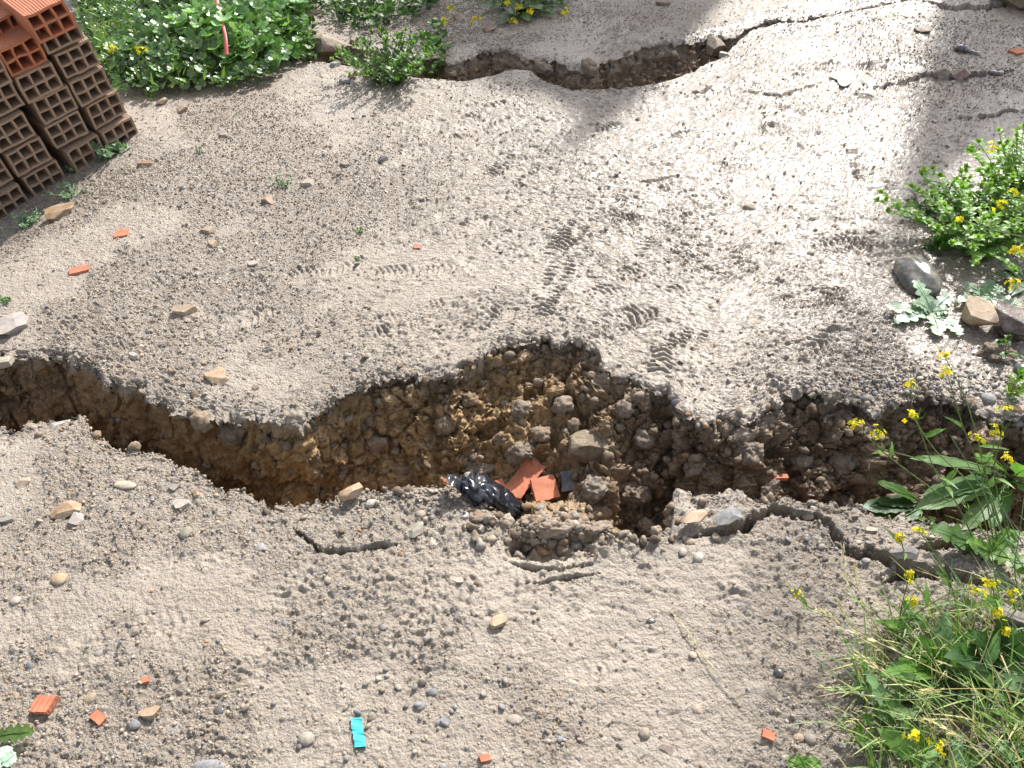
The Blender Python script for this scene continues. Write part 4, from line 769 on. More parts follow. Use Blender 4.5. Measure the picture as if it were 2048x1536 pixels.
# ------------------------------------------------------------------ the stack of hollow bricks
def brick_mesh(seed, bw, bh, bl, mud):
    xs = []; t = .009; hw = (bw - 4 * t) / 3; hh = (bh - 3 * t) / 2
    xc = [0, t]; 
    for k in range(3): xc += [xc[-1] + hw / 3, xc[-1] + hw * 2 / 3, xc[-1] + hw, xc[-1] + hw + t]
    zc = [0, t]
    for k in range(2): zc += [zc[-1] + hh / 3, zc[-1] + hh * 2 / 3, zc[-1] + hh, zc[-1] + hh + t]
    nx, nz = len(xc), len(zc)
    hx = [False] + [True, True, True, False] * 3; hz = [False] + [True, True, True, False] * 2
    solid = lambda i, j: 0 <= i < nx - 1 and 0 <= j < nz - 1 and not (hx[i] and hz[j])
    ys = np.array([0, .004, .012, .05, .11, .18, .25, bl]); ny = len(ys)
    v = np.array([[x, y, z] for y in ys for z in zc for x in xc]); G = lambda k, j, i: (k * nz + j) * nx + i; f = []
    for j in range(nz - 1):
        for i in range(nx - 1):
            if not solid(i, j): continue
            f.append((G(0, j, i), G(0, j, i + 1), G(0, j + 1, i + 1), G(0, j + 1, i))); f.append((G(ny - 1, j, i), G(ny - 1, j + 1, i), G(ny - 1, j + 1, i + 1), G(ny - 1, j, i + 1)))
            for k in range(ny - 1):
                if not solid(i - 1, j): f.append((G(k, j, i), G(k, j + 1, i), G(k + 1, j + 1, i), G(k + 1, j, i)))
                if not solid(i + 1, j): f.append((G(k, j, i + 1), G(k + 1, j, i + 1), G(k + 1, j + 1, i + 1), G(k, j + 1, i + 1)))
                if not solid(i, j - 1) and j > 0: f.append((G(k, j, i), G(k + 1, j, i), G(k + 1, j, i + 1), G(k, j, i + 1)))
                if not solid(i, j + 1) and j < nz - 2: f.append((G(k, j + 1, i), G(k, j + 1, i + 1), G(k + 1, j + 1, i + 1), G(k + 1, j + 1, i)))
    # ribbed top and bottom skins
    m = 45; b0 = len(v); ex = []
    for z, sg in ((bh, 1), (0, -1)):
        for y in ys[[0, 3, 5, 7]]:
            for i in range(m): ex.append([bw * i / (m - 1), y, z + (sg * .0012 * (1 if i % 3 == 1 else -.3) if 0 < i < m - 1 else 0)])
    E_ = lambda s_, k, i: b0 + (s_ * 4 + k) * m + i
    for s_ in (0, 1):
        for k in range(3):
            for i in range(m - 1):
                q = (E_(s_, k, i), E_(s_, k, i + 1), E_(s_, k + 1, i + 1), E_(s_, k + 1, i)); f.append(q if s_ == 0 else q[::-1])
    v = np.concatenate([v, np.array(ex)])
    q = v + seed * 3.1; dn = np.stack([vnoise(q, 30, 1), vnoise(q, 30, 2) * .6, vnoise(q, 30, 3)], -1)
    fr = np.exp(-v[:, 1] / .02)[:, None]
    v = v + dn * (.0013 + .0016 * fr) ; v[:, 1] += (np.maximum(0, vnoise(q, 16, 4)) ** 2 * .010) * fr[:, 0]
    mb = MB(); mb.add(v - [bw, 0, bh], f, (mud, 0, 0)); return mb
nB_ = BR[:, 1]
TR = {'outer': [(144, 24, .55), (180, 78, .62), (204, 133, .66), (236, 183, .62), (260, 231, .5)],
      'second': [(72, 70, .25), (97, 114, .42), (132, 166, .55), (157, 221, .72), (193, 268, .6), (222, 318, .6)],
      'third': [(-6, 108, .35), (22, 159, .66), (45, 223, .72), (79, 273, .72), (113, 320, .55), (140, 372, .5)],
      'fourth': [(-52, 200, .6), (-26, 256, .6), (2, 316, .65), (35, 367, .6), (66, 420, .5), (95, 470, .5)]}
ORD = ['topmost', 'second from the top', 'third from the top', 'fourth from the top', 'fifth from the top', 'lowest visible']
bi = 0; O1 = BO
for col_, items in TR.items():
    zprev = None
    for r_, (px, py, mud) in enumerate(items):
        c = plane_hit(px, py, O1 - nB_ * .0, nB_); L = BR.T @ (c - BO)
        if zprev is not None: L[2] = min(L[2], zprev - BH - .0015)
        zprev = L[2]; L[1] = .010 * math.sin(bi * 2.7)
        wc = BO + BR @ L
        mb = brick_mesh(bi, BW, BH - .001, BL, mud); me_o = mb.build('hollow_brick', M_BRICK, smooth=False)
        Rj = BR @ rot(RD(1.6 * math.sin(bi * 5.1)), 0, 0)
        me_o.matrix_world = Matrix([[*Rj[k], wc[k]] for k in range(3)] + [[0, 0, 0, 1]])
        look = 'orange red' if mud < .45 else ('mud smeared' if mud > .64 else 'dusty reddish')
        colname = {'outer': 'column by the mallow patch', 'second': 'second column from the mallow', 'third': 'third column from the mallow', 'fourth': 'column farthest from the mallow'}[col_]
        pos = 'half buried bottom one' if r_ == len(items) - 1 else ORD[r_]
        tag(me_o, f'{look} hollow brick, {pos} in the {colname}', 'brick', 'hollow bricks in the leaning stack'); bi += 1
def loose_brick(px, py, ofs, yawj, mud, label, lift):
    global bi
    c = plane_hit(px, py, BO + nB_ * ofs, nB_); Rj = BR @ rot(RD(yawj), RD(-3), 0)
    o = brick_mesh(bi, BW * 1.02, BH, BL, mud).build('hollow_brick', M_BRICK, smooth=False); o.matrix_world = Matrix([[*Rj[k], c[k]] for k in range(3)] + [[0, 0, 0, 1]]); bi += 1
    tag(o, label, 'brick', 'hollow bricks in the leaning stack')
loose_brick(126, -2, -.055, -4, .02, 'clean bright orange hollow brick lying across the very top of the stack', 0)
loose_brick(38, 18, .10, 3, .05, 'clean orange hollow brick behind the top one, cut by the corner', 0)
# the layer behind lies crosswise and closes the holes
for r_ in range(6):
    for k_, side_n in enumerate(('mallow', 'far')):
        L = BR.T @ (plane_hit(144, 24, BO, nB_) - BO) + np.array([-.17 - .31 * k_, BL + .006, -.012 - r_ * (BH + .002)])
        Rj = BR @ rot(RD(90), 0, 0); wc = BO + BR @ (L + np.array([.15, 0, 0]))
        if wc[2] < .03: continue
        o = brick_mesh(bi, BW, BH, BL, .4).build('hollow_brick', M_BRICK, smooth=False); bi += 1
        wc = BO + BR @ (L + np.array([.15, .0, 0])) ; wc = wc + BR @ np.array([0, BW, 0])
        o.matrix_world = Matrix([[*Rj[k], wc[k]] for k in range(3)] + [[0, 0, 0, 1]])
        tag(o, f'crosswise hollow brick in the rear layer, {ORD[r_]}, {side_n} side of the stack', 'brick', 'hollow bricks in the leaning stack')

# ------------------------------------------------------------------ plants
G1 = (.060, .125, .022); G2 = (.095, .19, .030); G3 = (.035, .082, .020); G4 = (.15, .25, .035); SIL = (.20, .29, .185); SIL2 = (.13, .21, .13); YEL = (.72, .58, .02); STR = (.46, .39, .22); STEM = (.17, .22, .08)
U = rng.uniform
def vary(c, k=.2): return np.array(c) * (1 + U(-k, k)) * (1 + rng.uniform(-.06, .06, 3))
def unit(a): a = np.asarray(a, float); return a / (np.linalg.norm(a) + 1e-9)
def leaf(mb, base, d, n, L, W, col, shape='ovate', curl=.25, seg=7, wave=0., fold=.18, sag=0.):
    d = unit(d); n = unit(n - d * np.dot(n, d)); s = np.cross(d, n); v = []; f = []
    ph = U(0, 6)
    for i in range(seg + 1):
        t = i / seg
        if shape == 'ovate': wd = math.sin(math.pi * min(1, t ** .75 * .96 + .04)) ** .8
        elif shape == 'lance': wd = math.sin(math.pi * min(1, t ** .6 * .97 + .03))
        elif shape == 'round': wd = math.sqrt(max(0, 1 - (2 * t - 1) ** 2)) * 1.05
        elif shape == 'blade': wd = (1 - t) ** .6 * min(1, .4 + t * 5)
        elif shape == 'lobed': wd = (.30 + .70 * abs(math.sin(t * math.pi * 4.5)) ** .8) * (.45 + .75 * math.sin(math.pi * min(1, t * .8 + .12)))
        elif shape == 'spoon': wd = .12 if t < .22 else (.22 + .78 * math.sin(math.pi * min(1, ((t - .22) / .78) ** .85)) ** .6) * (1 + .10 * math.cos(i * math.pi))
        if i == seg and shape != 'round': wd = .02
        c = base + d * (L * t * (1 - .18 * curl * t)) - n * (curl * L * t * t * .6) - np.array([0, 0, sag * L * t * t])
        wz = wave * W * math.sin(t * 15 + ph); h = W * .5 * wd
        v += [c + s * h + n * (fold * h + wz), c, c - s * h + n * (fold * h - wz * .8)]
    for i in range(seg):
        a = i * 3; f += [(a, a + 1, a + 4, a + 3), (a + 1, a + 2, a + 5, a + 4)]
    cc = np.tile(col, (len(v), 1)); cc[1::3] *= 1.25; mb.add(v, f, cc)
def mallow(mb, c, n, r, col, lobes=6, tilt=0.):
    n = unit(n); a = unit(np.cross(n, [math.cos(tilt), math.sin(tilt), .1])); b = np.cross(n, a); K = lobes * 4 + 1; v = [c - n * r * .12]; f = []; cup = U(.05, .4)
    for rr in (.55, 1.0):
        for k in range(K):
            th = -2.75 + 5.5 * k / (K - 1); q = k / 4; lob = abs(math.sin(q * math.pi)); rad = r * rr * (1 if rr < 1 else .86 + .16 * lob) * (1 + .04 * math.sin(7 * k)); z = r * (cup * rr * rr * .8 + (.10 * rr if k % 4 == 2 else -.05 * rr if k % 4 == 0 else 0))
            v.append(c + a * rad * math.cos(th) + b * rad * math.sin(th) + n * z)
    for k in range(K - 1): f += [(0, 1 + k, 2 + k), (1 + k, 1 + K + k, 2 + K + k, 2 + k)]
    cc = np.tile(col, (len(v), 1)); cc[1:1 + K] *= .92; cc[0] *= 1.3; mb.add(v, f, cc)
def tube(mb, pts, r0, r1, col, k=5):
    pts = np.array(pts, float); v = []; f = []; n = len(pts)
    for i, q in enumerate(pts):
        d = unit(pts[min(i + 1, n - 1)] - pts[max(i - 1, 0)]); a = unit(np.cross(d, [.3, .2, 1.])); b = np.cross(d, a); r = r0 + (r1 - r0) * i / max(1, n - 1)
        v += [q + (a * math.cos(t) + b * math.sin(t)) * r for t in np.linspace(0, 2 * math.pi, k, endpoint=False)]
    for i in range(n - 1):
        for j in range(k): f.append((i * k + j, i * k + (j + 1) % k, (i + 1) * k + (j + 1) % k, (i + 1) * k + j))
    mb.add(v, f, col)
def smooth_path(pts, n=14):
    pts = np.array(pts, float); t = np.linspace(0, len(pts) - 1, n); out = []
    for x in t:
        i = min(int(x), len(pts) - 2); u_ = x - i; p0 = pts[max(i - 1, 0)]; p1 = pts[i]; p2 = pts[i + 1]; p3 = pts[min(i + 2, len(pts) - 1)]
        out.append(.5 * (2 * p1 + (p2 - p0) * u_ + (2 * p0 - 5 * p1 + 4 * p2 - p3) * u_ ** 2 + (3 * p1 - p0 - 3 * p2 + p3) * u_ ** 3))
    return np.array(out)
def flower(mb, c, r=.0045, col=YEL, n=7, spread=.011):
    for k in range(n):
        o = c + rng.normal(size=3) * spread * [.7, .7, .45]; nn = unit(o - c + [0, 0, spread * .8] + rng.normal(size=3) * .003); a = unit(np.cross(nn, [1, .3, .2])); b = np.cross(nn, a); y = vary(col, .15)
        for q in range(4):
            t = q * math.pi / 2 + U(-.2, .2); dr = a * math.cos(t) + b * math.sin(t); sd2 = np.cross(nn, dr)
            mb.add([o, o + dr * r * .7 + sd2 * r * .5 + nn * r * .3, o + dr * r * 1.3 + nn * r * .15, o + dr * r * .7 - sd2 * r * .5 + nn * r * .3], [(0, 1, 2, 3)], y)
        mb.add([o - nn * .001 + a * .001, o - nn * .001 - a * .001, o - nn * .008 + (c - o) * .5], [(0, 1, 2)], vary(G4))
    for k in range(4):   # green buds at the tip
        o = c + rng.normal(size=3) * .0025 + [0, 0, .003]; tube(mb, [o, o + [0, 0, .0035]], .0014, .0008, vary((.35, .38, .05)), 4)
def inpoly(x, y, poly):
    c = False; n = len(poly); j = n - 1
    for i in range(n):
        if (poly[i][1] > y) != (poly[j][1] > y) and x < (poly[j][0] - poly[i][0]) * (y - poly[i][1]) / (poly[j][1] - poly[i][1]) + poly[i][0]: c = not c
        j = i
    return c
def in_region(poly):
    xs, ys_ = [p_[0] for p_ in poly], [p_[1] for p_ in poly]
    while True:
        x, y = U(min(xs), max(xs)), U(min(ys_), max(ys_))
        if inpoly(x, y, poly): return x, y
# --- the mallow patch: one mass
MP = [(60, -50), (150, -40), (165, 60), (200, 140), (235, 192), (300, 205), (380, 196), (470, 185), (550, 165), (600, 135), (625, 75), (640, 20), (650, -50)]
def world_region(poly):
    W_ = [P(*q)[:2] for q in poly]; xs, ys_ = [q[0] for q in W_], [q[1] for q in W_]
    def pick():
        while True:
            x, y = U(min(xs), max(xs)), U(min(ys_), max(ys_))
            if inpoly(x, y, W_): return x, y
    return pick
pk = world_region(MP); ml, ms = MB(), MB()
ctr = P(330, 60)
clump = lambda x, y: fbm(np.array([[x, y, 0.]]), 3.2, 3, 200)[0]
edge_pts = np.array([P(*q)[:2] for q in MP[3:10]])
def edge_d(x, y): return min(np.hypot(*(edge_pts - [x, y]).T))
n_ = 0
while n_ < 6200:
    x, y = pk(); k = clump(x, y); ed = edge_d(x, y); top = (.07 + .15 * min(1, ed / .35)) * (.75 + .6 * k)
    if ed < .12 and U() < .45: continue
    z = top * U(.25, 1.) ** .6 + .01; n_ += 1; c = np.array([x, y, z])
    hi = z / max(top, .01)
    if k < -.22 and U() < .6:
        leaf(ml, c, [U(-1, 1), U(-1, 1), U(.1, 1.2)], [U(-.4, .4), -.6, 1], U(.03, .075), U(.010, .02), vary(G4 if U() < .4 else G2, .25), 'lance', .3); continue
    r = U(.017, .036) * (1 + .5 * k); col = (1 + .7 * k) * vary((.17, .29, .11) if hi > .5 and U() < .5 else (.075, .15, .035), .3)  # upper leaves paler: sky and sun glints put into their colour
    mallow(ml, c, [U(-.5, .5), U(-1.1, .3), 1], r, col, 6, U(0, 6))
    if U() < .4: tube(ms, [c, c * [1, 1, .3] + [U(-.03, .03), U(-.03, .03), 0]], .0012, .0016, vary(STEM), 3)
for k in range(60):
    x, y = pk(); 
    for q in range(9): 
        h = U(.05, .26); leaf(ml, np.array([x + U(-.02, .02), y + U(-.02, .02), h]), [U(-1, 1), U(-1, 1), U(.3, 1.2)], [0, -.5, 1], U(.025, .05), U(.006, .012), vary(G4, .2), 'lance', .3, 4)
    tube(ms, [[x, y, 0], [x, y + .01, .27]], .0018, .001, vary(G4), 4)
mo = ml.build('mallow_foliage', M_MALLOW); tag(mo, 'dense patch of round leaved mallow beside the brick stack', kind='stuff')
tag(ms.build('mallow_stems', M_LEAF), 'thin stalks inside the dense mallow patch', kind='stuff')
# low weeds along the top edge (a mass as well)
tw = MB()
for poly, cnt, hgt in (([(620, -25), (640, 30), (690, 50), (740, 66), (800, 52), (860, 30), (900, -25)], 900, .13), ([(900, -25), (905, -10), (980, 10), (1040, 35), (1110, 30), (1155, -10), (1160, -25)], 420, .10), ([(560, 40), (590, 130), (640, 120), (625, 60)], 200, .06), ([(840, 90), (860, 118), (900, 112), (885, 60)], 60, .08)):
    pk2 = world_region(poly)
    for k in range(cnt):
        x, y = pk2(); c = np.array([x, y, U(.005, hgt)])
        if U() < .45: mallow(tw, c, [U(-.4, .4), U(-.9, .2), 1], U(.016, .030), vary(G1, .3), 6, U(0, 6))
        else: leaf(tw, c, [U(-1, 1), U(-1, .6), U(0, .8)], [0, -.4, 1], U(.03, .08), U(.01, .025), vary(G2 if U() < .5 else G3, .25), 'lance' if U() < .5 else 'lobed', .35)
tag(tw.build('weed_foliage', M_LEAF), 'low mixed weeds along the top edge beyond the far fissure', kind='stuff')

def plant(name, px, py, label, cat, group=None):
    p_ = hit(px, py)[0]; return tag(empty(name, p_), label, cat, group), p_
# --- leafy bushes
def bush(name, px, py, wpx, h, nst, label, cols, mat_, lw=(.010, .016), ll=(.022, .042), pairs=9, lean=(0, 0), seedx=0, spiky=.5, dens=2, rootw=.25):
    root, p_ = plant(name, px, py, label, 'plant'); d = np.linalg.norm(p_ - [0, 0, CH]); R = wpx * .5 * d / CF
    for k in range(nst):
        th = U(0, 6.283); rr = R * U(.15, 1) ** .7; tip = p_ + [math.cos(th) * rr + lean[0], math.sin(th) * rr * .9 + lean[1], h * (1.05 - .45 * (rr / R) ** 2) * U(.7, 1.1)]
        b0 = p_ + [math.cos(th) * rr * rootw, math.sin(th) * rr * rootw, -.01]; path = smooth_path([b0, b0 * .55 + tip * .45 + [0, 0, h * .12], tip], 10)
        sm, lm = MB(), MB(); tube(sm, path, .002, .0009, vary(STEM), 4)
        for i in range(pairs):
            t = .22 + .78 * i / (pairs - 1); q = path[min(9, int(t * 9))]
            for s_ in range(dens):
                a = U(0, 6.283); L = U(*ll) * (1.1 - .45 * t); dv = np.array([math.cos(a), math.sin(a), spiky * U(.3, 1.4)])
                leaf(lm, q, dv, [U(-.3, .3), U(-.5, .1), 1], L, U(*lw) * (1.1 - .3 * t), vary(cols[rng.integers(len(cols))], .22) * (1.15 if t > .8 else 1), 'lance' if U() < .5 else 'ovate', U(.1, .5), 5)
        for s_ in range(4): leaf(lm, path[-1], [U(-.6, .6), U(-.6, .6), 1.1], [0, -1, .5], ll[0] * .7, lw[0] * .8, vary(cols[-1]) * 1.25, 'lance', .1, 4)
        st_ = sm.build('stem', mat_, root); lm.build('leaves', mat_, st_).location = (0, 0, 0)
    return root
bush('leafy_bush', 780, 160, 225, .20, 60, 'dark green bush with upright pointed leaves growing out of the left end of far fissure', [G1, G3, G2], M_LEAF, (.010, .017), (.03, .055), 9, spiky=1.1)
bush('small_weed', 868, 150, 60, .09, 7, 'small leafy weed right of the dark green bush at the fissure edge', [G1, G2], M_LEAF, (.012, .018), (.025, .04), 7)
bush('leafy_bush', 1945, 480, 350, .18, 85, 'bright green bush with oval leaves at the right edge above the wet boulder', [(.19, .34, .06), (.12, .24, .04), G4], M_LEAF, (.015, .022), (.026, .042), 10, dens=3)
bush('leafy_bush', 2035, 420, 230, .28, 55, 'taller bright green bush cut by the right edge', [(.19, .34, .06), (.12, .24, .04), G4], M_LEAF, (.015, .024), (.025, .042), 10, dens=3)
bush('leafy_bush', 1865, 430, 110, .10, 12, 'low spreading shoot of green leaves reaching toward the bright mud', [G2, G1], M_LEAF, (.009, .014), (.018, .03), 8, dens=3)
bush('small_weed', 215, 312, 70, .05, 9, 'broad grey green weed at the foot of the brick stack', [SIL2, (.12, .2, .1)], M_SILVER, (.016, .026), (.035, .06), 4, spiky=.5)
bush('small_weed', 142, 392, 76, .04, 12, 'feathery grey green weed between bricks and ochre block', [SIL2, SIL], M_SILVER, (.007, .011), (.014, .022), 8)
bush('small_weed', 55, 450, 86, .045, 14, 'feathery grey green weed at the left edge below the bricks', [SIL2, SIL], M_SILVER, (.007, .011), (.014, .022), 8)
bush('small_weed', 148, 345, 34, .03, 5, 'tiny green sprig against the bottom bricks', [SIL2], M_SILVER, (.008, .012), (.014, .02), 6)
bush('small_weed', 562, 372, 48, .035, 8, 'small pale weed alone in the open gravel', [SIL2, G1], M_SILVER, (.004, .007), (.016, .03), 5)
bush('small_weed', 394, 306, 28, .02, 4, 'tiny pale seedling in the gravel right of the bricks', [SIL2], M_SILVER, (.005, .008), (.014, .02), 4)
bush('small_weed', 716, 466, 28, .016, 4, 'tiny green sprig in the centre left mud', [G2], M_LEAF, (.004, .006), (.012, .018), 4)
bush('small_weed', 716, 520, 20, .014, 3, 'tiny weed just below the tiny green sprig in the mud', [G1], M_LEAF, (.004, .006), (.01, .016), 4)
bush('small_weed', 2010, 712, 60, .05, 5, 'small round leaved weed under the dark brown rock', [SIL2, G1], M_LEAF, (.018, .022), (.02, .026), 3)
bush('small_weed', 1872, 505, 50, .04, 5, 'dark rosette at the foot of the bright green bush', [G3, G1], M_LEAF, (.02, .03), (.04, .06), 3)
bush('small_weed', 2020, 788, 44, .06, 3, 'upright green sprig at the right edge over the far rim', [G4, G2], M_LEAF, (.01, .014), (.03, .045), 5, spiky=1.2)
bush('small_weed', 10, 600, 40, .02, 4, 'small flat weed at the left edge above the grey slab', [SIL2, G1], M_LEAF, (.008, .012), (.018, .025), 4)
# --- rosettes of lobed leaves: every leaf a part
def rosette(px, py, label, leaves, cols, mat_, name='leaf_rosette', shape='lobed', zt=.02, wave=.06, cat='plant'):
    root, p_ = plant(name, px, py, label, cat)
    for (tx, ty, W_, z1) in leaves:
        tp = P(tx, ty, p_[2] + z1); b0 = p_ + unit(tp - p_) * .004 + [0, 0, .008]; L = np.linalg.norm(tp - b0); lm = MB(); c = vary(cols[rng.integers(len(cols))], .12)
        leaf(lm, b0, (tp - b0) + [0, 0, L * .12], [0, -.1, 1], L * 1.03, W_, c, shape, .28, 22 if shape == 'lobed' else 14, wave, .10)
        tube(lm, smooth_path([b0, b0 * .5 + tp * .5 + [0, 0, L * .045], b0 * .1 + tp * .9 + [0, 0, L * .0]], 6), .0018, .0008, c * 1.35, 4)
        lm.build('leaf', mat_, root)
    return root
rosette(1862, 628, 'silvery rosette of lobed leaves in front of the wet dark boulder', [(1832, 556, .045, .06), (1775, 612, .05, .03), (1790, 640, .045, .02), (1905, 585, .04, .03), (1915, 652, .05, .02), (1880, 668, .045, .02), (1828, 600, .04, .04), (1900, 620, .04, .03), (1918, 690, .0, 0)][:8], [SIL, SIL, SIL2], M_SILVER)
rosette(1885, 640, 'single very pale lobed leaf cluster lying left of the tan boulder', [(1922, 668, .045, .015), (1872, 665, .035, .015)], [(.42, .50, .38)], M_SILVER, name='leaf_rosette')
rosette(1965, 592, 'grey green rosette with lobed leaves right of the wet boulder', [(1925, 568, .045, .04), (1940, 615, .04, .02), (2010, 575, .045, .03), (2045, 610, .05, .02), (1985, 560, .04, .05), (2000, 625, .04, .02), (1915, 600, .035, .03), (2030, 640, .04, .01)], [SIL2, SIL], M_SILVER)
rosette(2045, 560, 'dark green broad leaves at the right edge under yellow flowers', [(1990, 545, .05, .05), (2000, 520, .05, .06), (2020, 590, .05, .03), (2090, 530, .05, .04)], [G3, G1], M_LEAF, shape='ovate')
rosette(2020, 965, 'big glossy toothed leaves spilling over the right arm of the fissure', [(1842, 1010, 0.058, .10), (1850, 880, .0, 0), (1900, 940, 0.037, .16), (1880, 1040, 0.051, .06), (2062, 930, 0.054, .14), (2070, 990, 0.054, .1), (1960, 1015, 0.054, .06)][0:1] + [(1838, 905, 0.034, .20), (1855, 985, 0.051, .10), (1930, 1055, 0.051, .05), (2070, 920, 0.058, .16), (2075, 985, 0.054, .10), (1965, 900, 0.034, .18), (1985, 1050, 0.048, .04)], [G1, G2, (.09, .18, .06)], M_LEAF, 'broadleaf_weed', 'spoon', wave=.07)
rosette(1850, 1015, 'dark crinkled leaves at the end of the fissure below the hanging round leaf', [(1728, 1012, 0.051, .045), (1745, 1035, 0.041, .02), (1755, 1000, 0.034, .05), (1800, 1038, 0.041, .02), (1760, 960, 0.034, .09)], [G1, G3, (.07, .16, .05)], M_LEAF, 'broadleaf_weed', 'spoon', wave=.05)
rosette(1975, 1110, 'jagged bright leaves lying on the strip under the big glossy ones', [(1865, 1052, .06, .06), (1905, 1075, .05, .05), (1940, 1085, .05, .05), (2030, 1060, .05, .04), (2060, 1130, .05, .04)], [G2, G1], M_LEAF, 'broadleaf_weed', 'lobed')
rosette(1880, 1345, 'spreading green leaves at the left fringe of the grass', [(1765, 1345, .04, .09), (1790, 1400, .045, .05), (1850, 1270, .045, .10), (1930, 1290, .05, .09), (1800, 1312, .04, .06), (1950, 1370, .05, .05), (1830, 1430, .045, .04)], [G2, G1, (.08, .17, .05)], M_LEAF, 'broadleaf_weed', 'ovate')
rosette(1990, 1330, 'dark green broad leaves deep in the grass at the right edge', [(1900, 1310, .06, .10), (1950, 1260, .055, .10), (2060, 1270, .055, .1), (2070, 1370, .06, .06), (1920, 1400, .06, .04), (1990, 1420, .06, .04), (2010, 1240, .05, .1)], [G1, G3], M_LEAF, 'broadleaf_weed', 'ovate')
rosette(1790, 1390, 'dull grey green leaf pair lying on soil at the grass edge', [(1705, 1375, .04, .02), (1730, 1400, .035, .02), (1760, 1440, .03, .02)], [SIL2, (.16, .19, .13)], M_SILVER, 'broadleaf_weed', 'lobed')
rosette(-6, 1478, 'dark lobed leaf with pale one beside it in the bottom left corner', [(66, 1462, .032, .015)], [(.07, .12, .03)], M_LEAF, 'broadleaf_weed', 'lobed')
rosette(0, 1545, 'pale silvery toothed leaf in the bottom left corner', [(14, 1490, .035, .015), (32, 1505, .03, .015)], [(.42, .52, .40)], M_SILVER, 'broadleaf_weed', 'spoon')
rosette(1610, 1545, 'bright green leaf tips at the bottom edge left of the grass', [(1575, 1518, .03, .01), (1600, 1512, .03, .02), (1640, 1522, .03, .01)], [G4, G2], M_LEAF, 'broadleaf_weed', 'lobed')
rosette(1048, 15, 'dark broad leaves under the top yellow flowers', [(1000, 42, .09, .03), (1055, 36, .08, .03), (1110, 22, .08, .04), (1140, 10, .08, .04), (960, 8, .08, .05), (1020, 20, .09, .08), (1080, 12, .09, .08)], [G3, G1], M_LEAF, 'broadleaf_weed', 'lobed')
def mallow_plant(px, py, spots, label):
    root, p_ = plant('mallow_plant', px, py, label, 'plant')
    for (x, y, r, z) in spots:
        c = P(x, y, p_[2] + z); lm = MB(); mallow(lm, c, [U(-.3, .3), -.35, 1], r, vary(G1, .1) * 1.2, 7, U(0, 6)); lm.build('leaf', M_LEAF, root); sm = MB(); tube(sm, smooth_path([p_, (p_ + c) / 2 + [0, 0, .01], c], 5), .0014, .001, STEM, 4); sm.build('stalk', M_LEAF, root)
mallow_plant(1745, 1500, [(1728, 1472, .022, .03), (1735, 1440, .012, .04), (1788, 1462, .013, .03), (1770, 1500, .012, .02), (1765, 1425, .012, .03)], 'mallow plant with one large fan leaf in the bottom right soil')
mallow_plant(1860, 1046, [(1842, 1036, .009, .01), (1862, 1040, .009, .01), (1850, 1050, .007, .01)], 'tiny round leaved mallow seedling on the strip below the crinkled leaves')
# --- yellow flowered mustard: stems, leaves and flower clusters are parts
def mustard(label, stems, name='mustard_plant', r=.0045):
    root, p_ = plant(name, *stems[0][0][:2], label, 'flower')
    for st in stems:
        pts = [P(x, y, z) for x, y, z in st]; pts[0] = pts[0] - [0, 0, .005]; path = smooth_path(pts, 6 * len(pts)); sm = MB(); d = np.linalg.norm(pts[-1] - [0, 0, CH]); r0 = .0016 * max(1, d / 2)
        tube(sm, path, r0, r0 * .6, vary(STEM, .15), 5)
        for k in range(5):   # thin seed pods and buds under the flowers
            q = path[int(len(path) * U(.55, .95))]; a = U(0, 6.28); tube(sm, [q, q + [.012 * math.cos(a), .012 * math.sin(a), .008], q + [.014 * math.cos(a), .014 * math.sin(a), .022]], .0006, .0007, vary(G4), 3)
        sm.build('stem', M_LEAF, root); fm = MB(); flower(fm, path[-1], r * 1.1 * max(1, d / 2.3), n=9, spread=.0095 * max(1, d / 2.4)); fm.build('flower_cluster', M_PETAL, root)
        if len(pts) > 2:
            for k in range(2):
                q = path[int(len(path) * U(.2, .7))]; lm = MB(); a = U(0, 6.28); leaf(lm, q, [math.cos(a), math.sin(a), .7], [0, -.3, 1], U(.03, .06), U(.007, .013), vary(G2, .2), 'lance', .4, 6); lm.build('leaf', M_LEAF, root)
    return root
mustard('tall mustard with several bare arching stems and yellow clusters over the right fissure', [[(1965, 1115, 0), (1915, 1010, .14), (1860, 930, .26), (1760, 895, .32), (1712, 845, .38)], [(1965, 1115, 0), (1915, 1010, .14), (1870, 940, .25), (1840, 860, .36), (1822, 828, .40)],
         [(1990, 1120, 0), (1950, 985, .16), (1870, 900, .28), (1828, 830, .36), (1822, 770, .42)], [(1995, 1120, 0), (1965, 960, .18), (1925, 850, .32), (1893, 742, .44)], [(2000, 1110, 0), (1975, 960, .18), (1935, 810, .34), (1888, 710, .45)], [(1900, 1000, .17), (1762, 900, .33), (1755, 866, .36)]])
mustard('mustard stems with yellow heads leaning from the right edge over the fissure', [[(2020, 1100, 0), (1985, 1000, .12), (1965, 930, .22), (1955, 878, .28)], [(2020, 1100, 0), (1970, 960, .18), (1985, 905, .26), (1990, 860, .32)], [(2030, 1110, 0), (1990, 960, .2), (2000, 880, .30), (2012, 815, .36)], [(2035, 1100, 0), (2005, 1000, .12), (2018, 916, .24)]])
mustard('slender mustard with two low yellow clusters by the dark slate slab', [[(1920, 1270, 0), (1905, 1180, .07), (1870, 1110, .14), (1838, 1062, .20)], [(1835, 1120, .02), (1808, 1100, .05), (1803, 1073, .09)]])
mustard('short mustard with dark stem left of the grass', [[(1795, 1290, 0), (1802, 1220, .06), (1820, 1148, .12)], [(1795, 1290, 0), (1800, 1240, .05), (1826, 1202, .09)], [(1795, 1290, 0), (1830, 1230, .07), (1912, 1182, .12), (1952, 1180, .14)]])
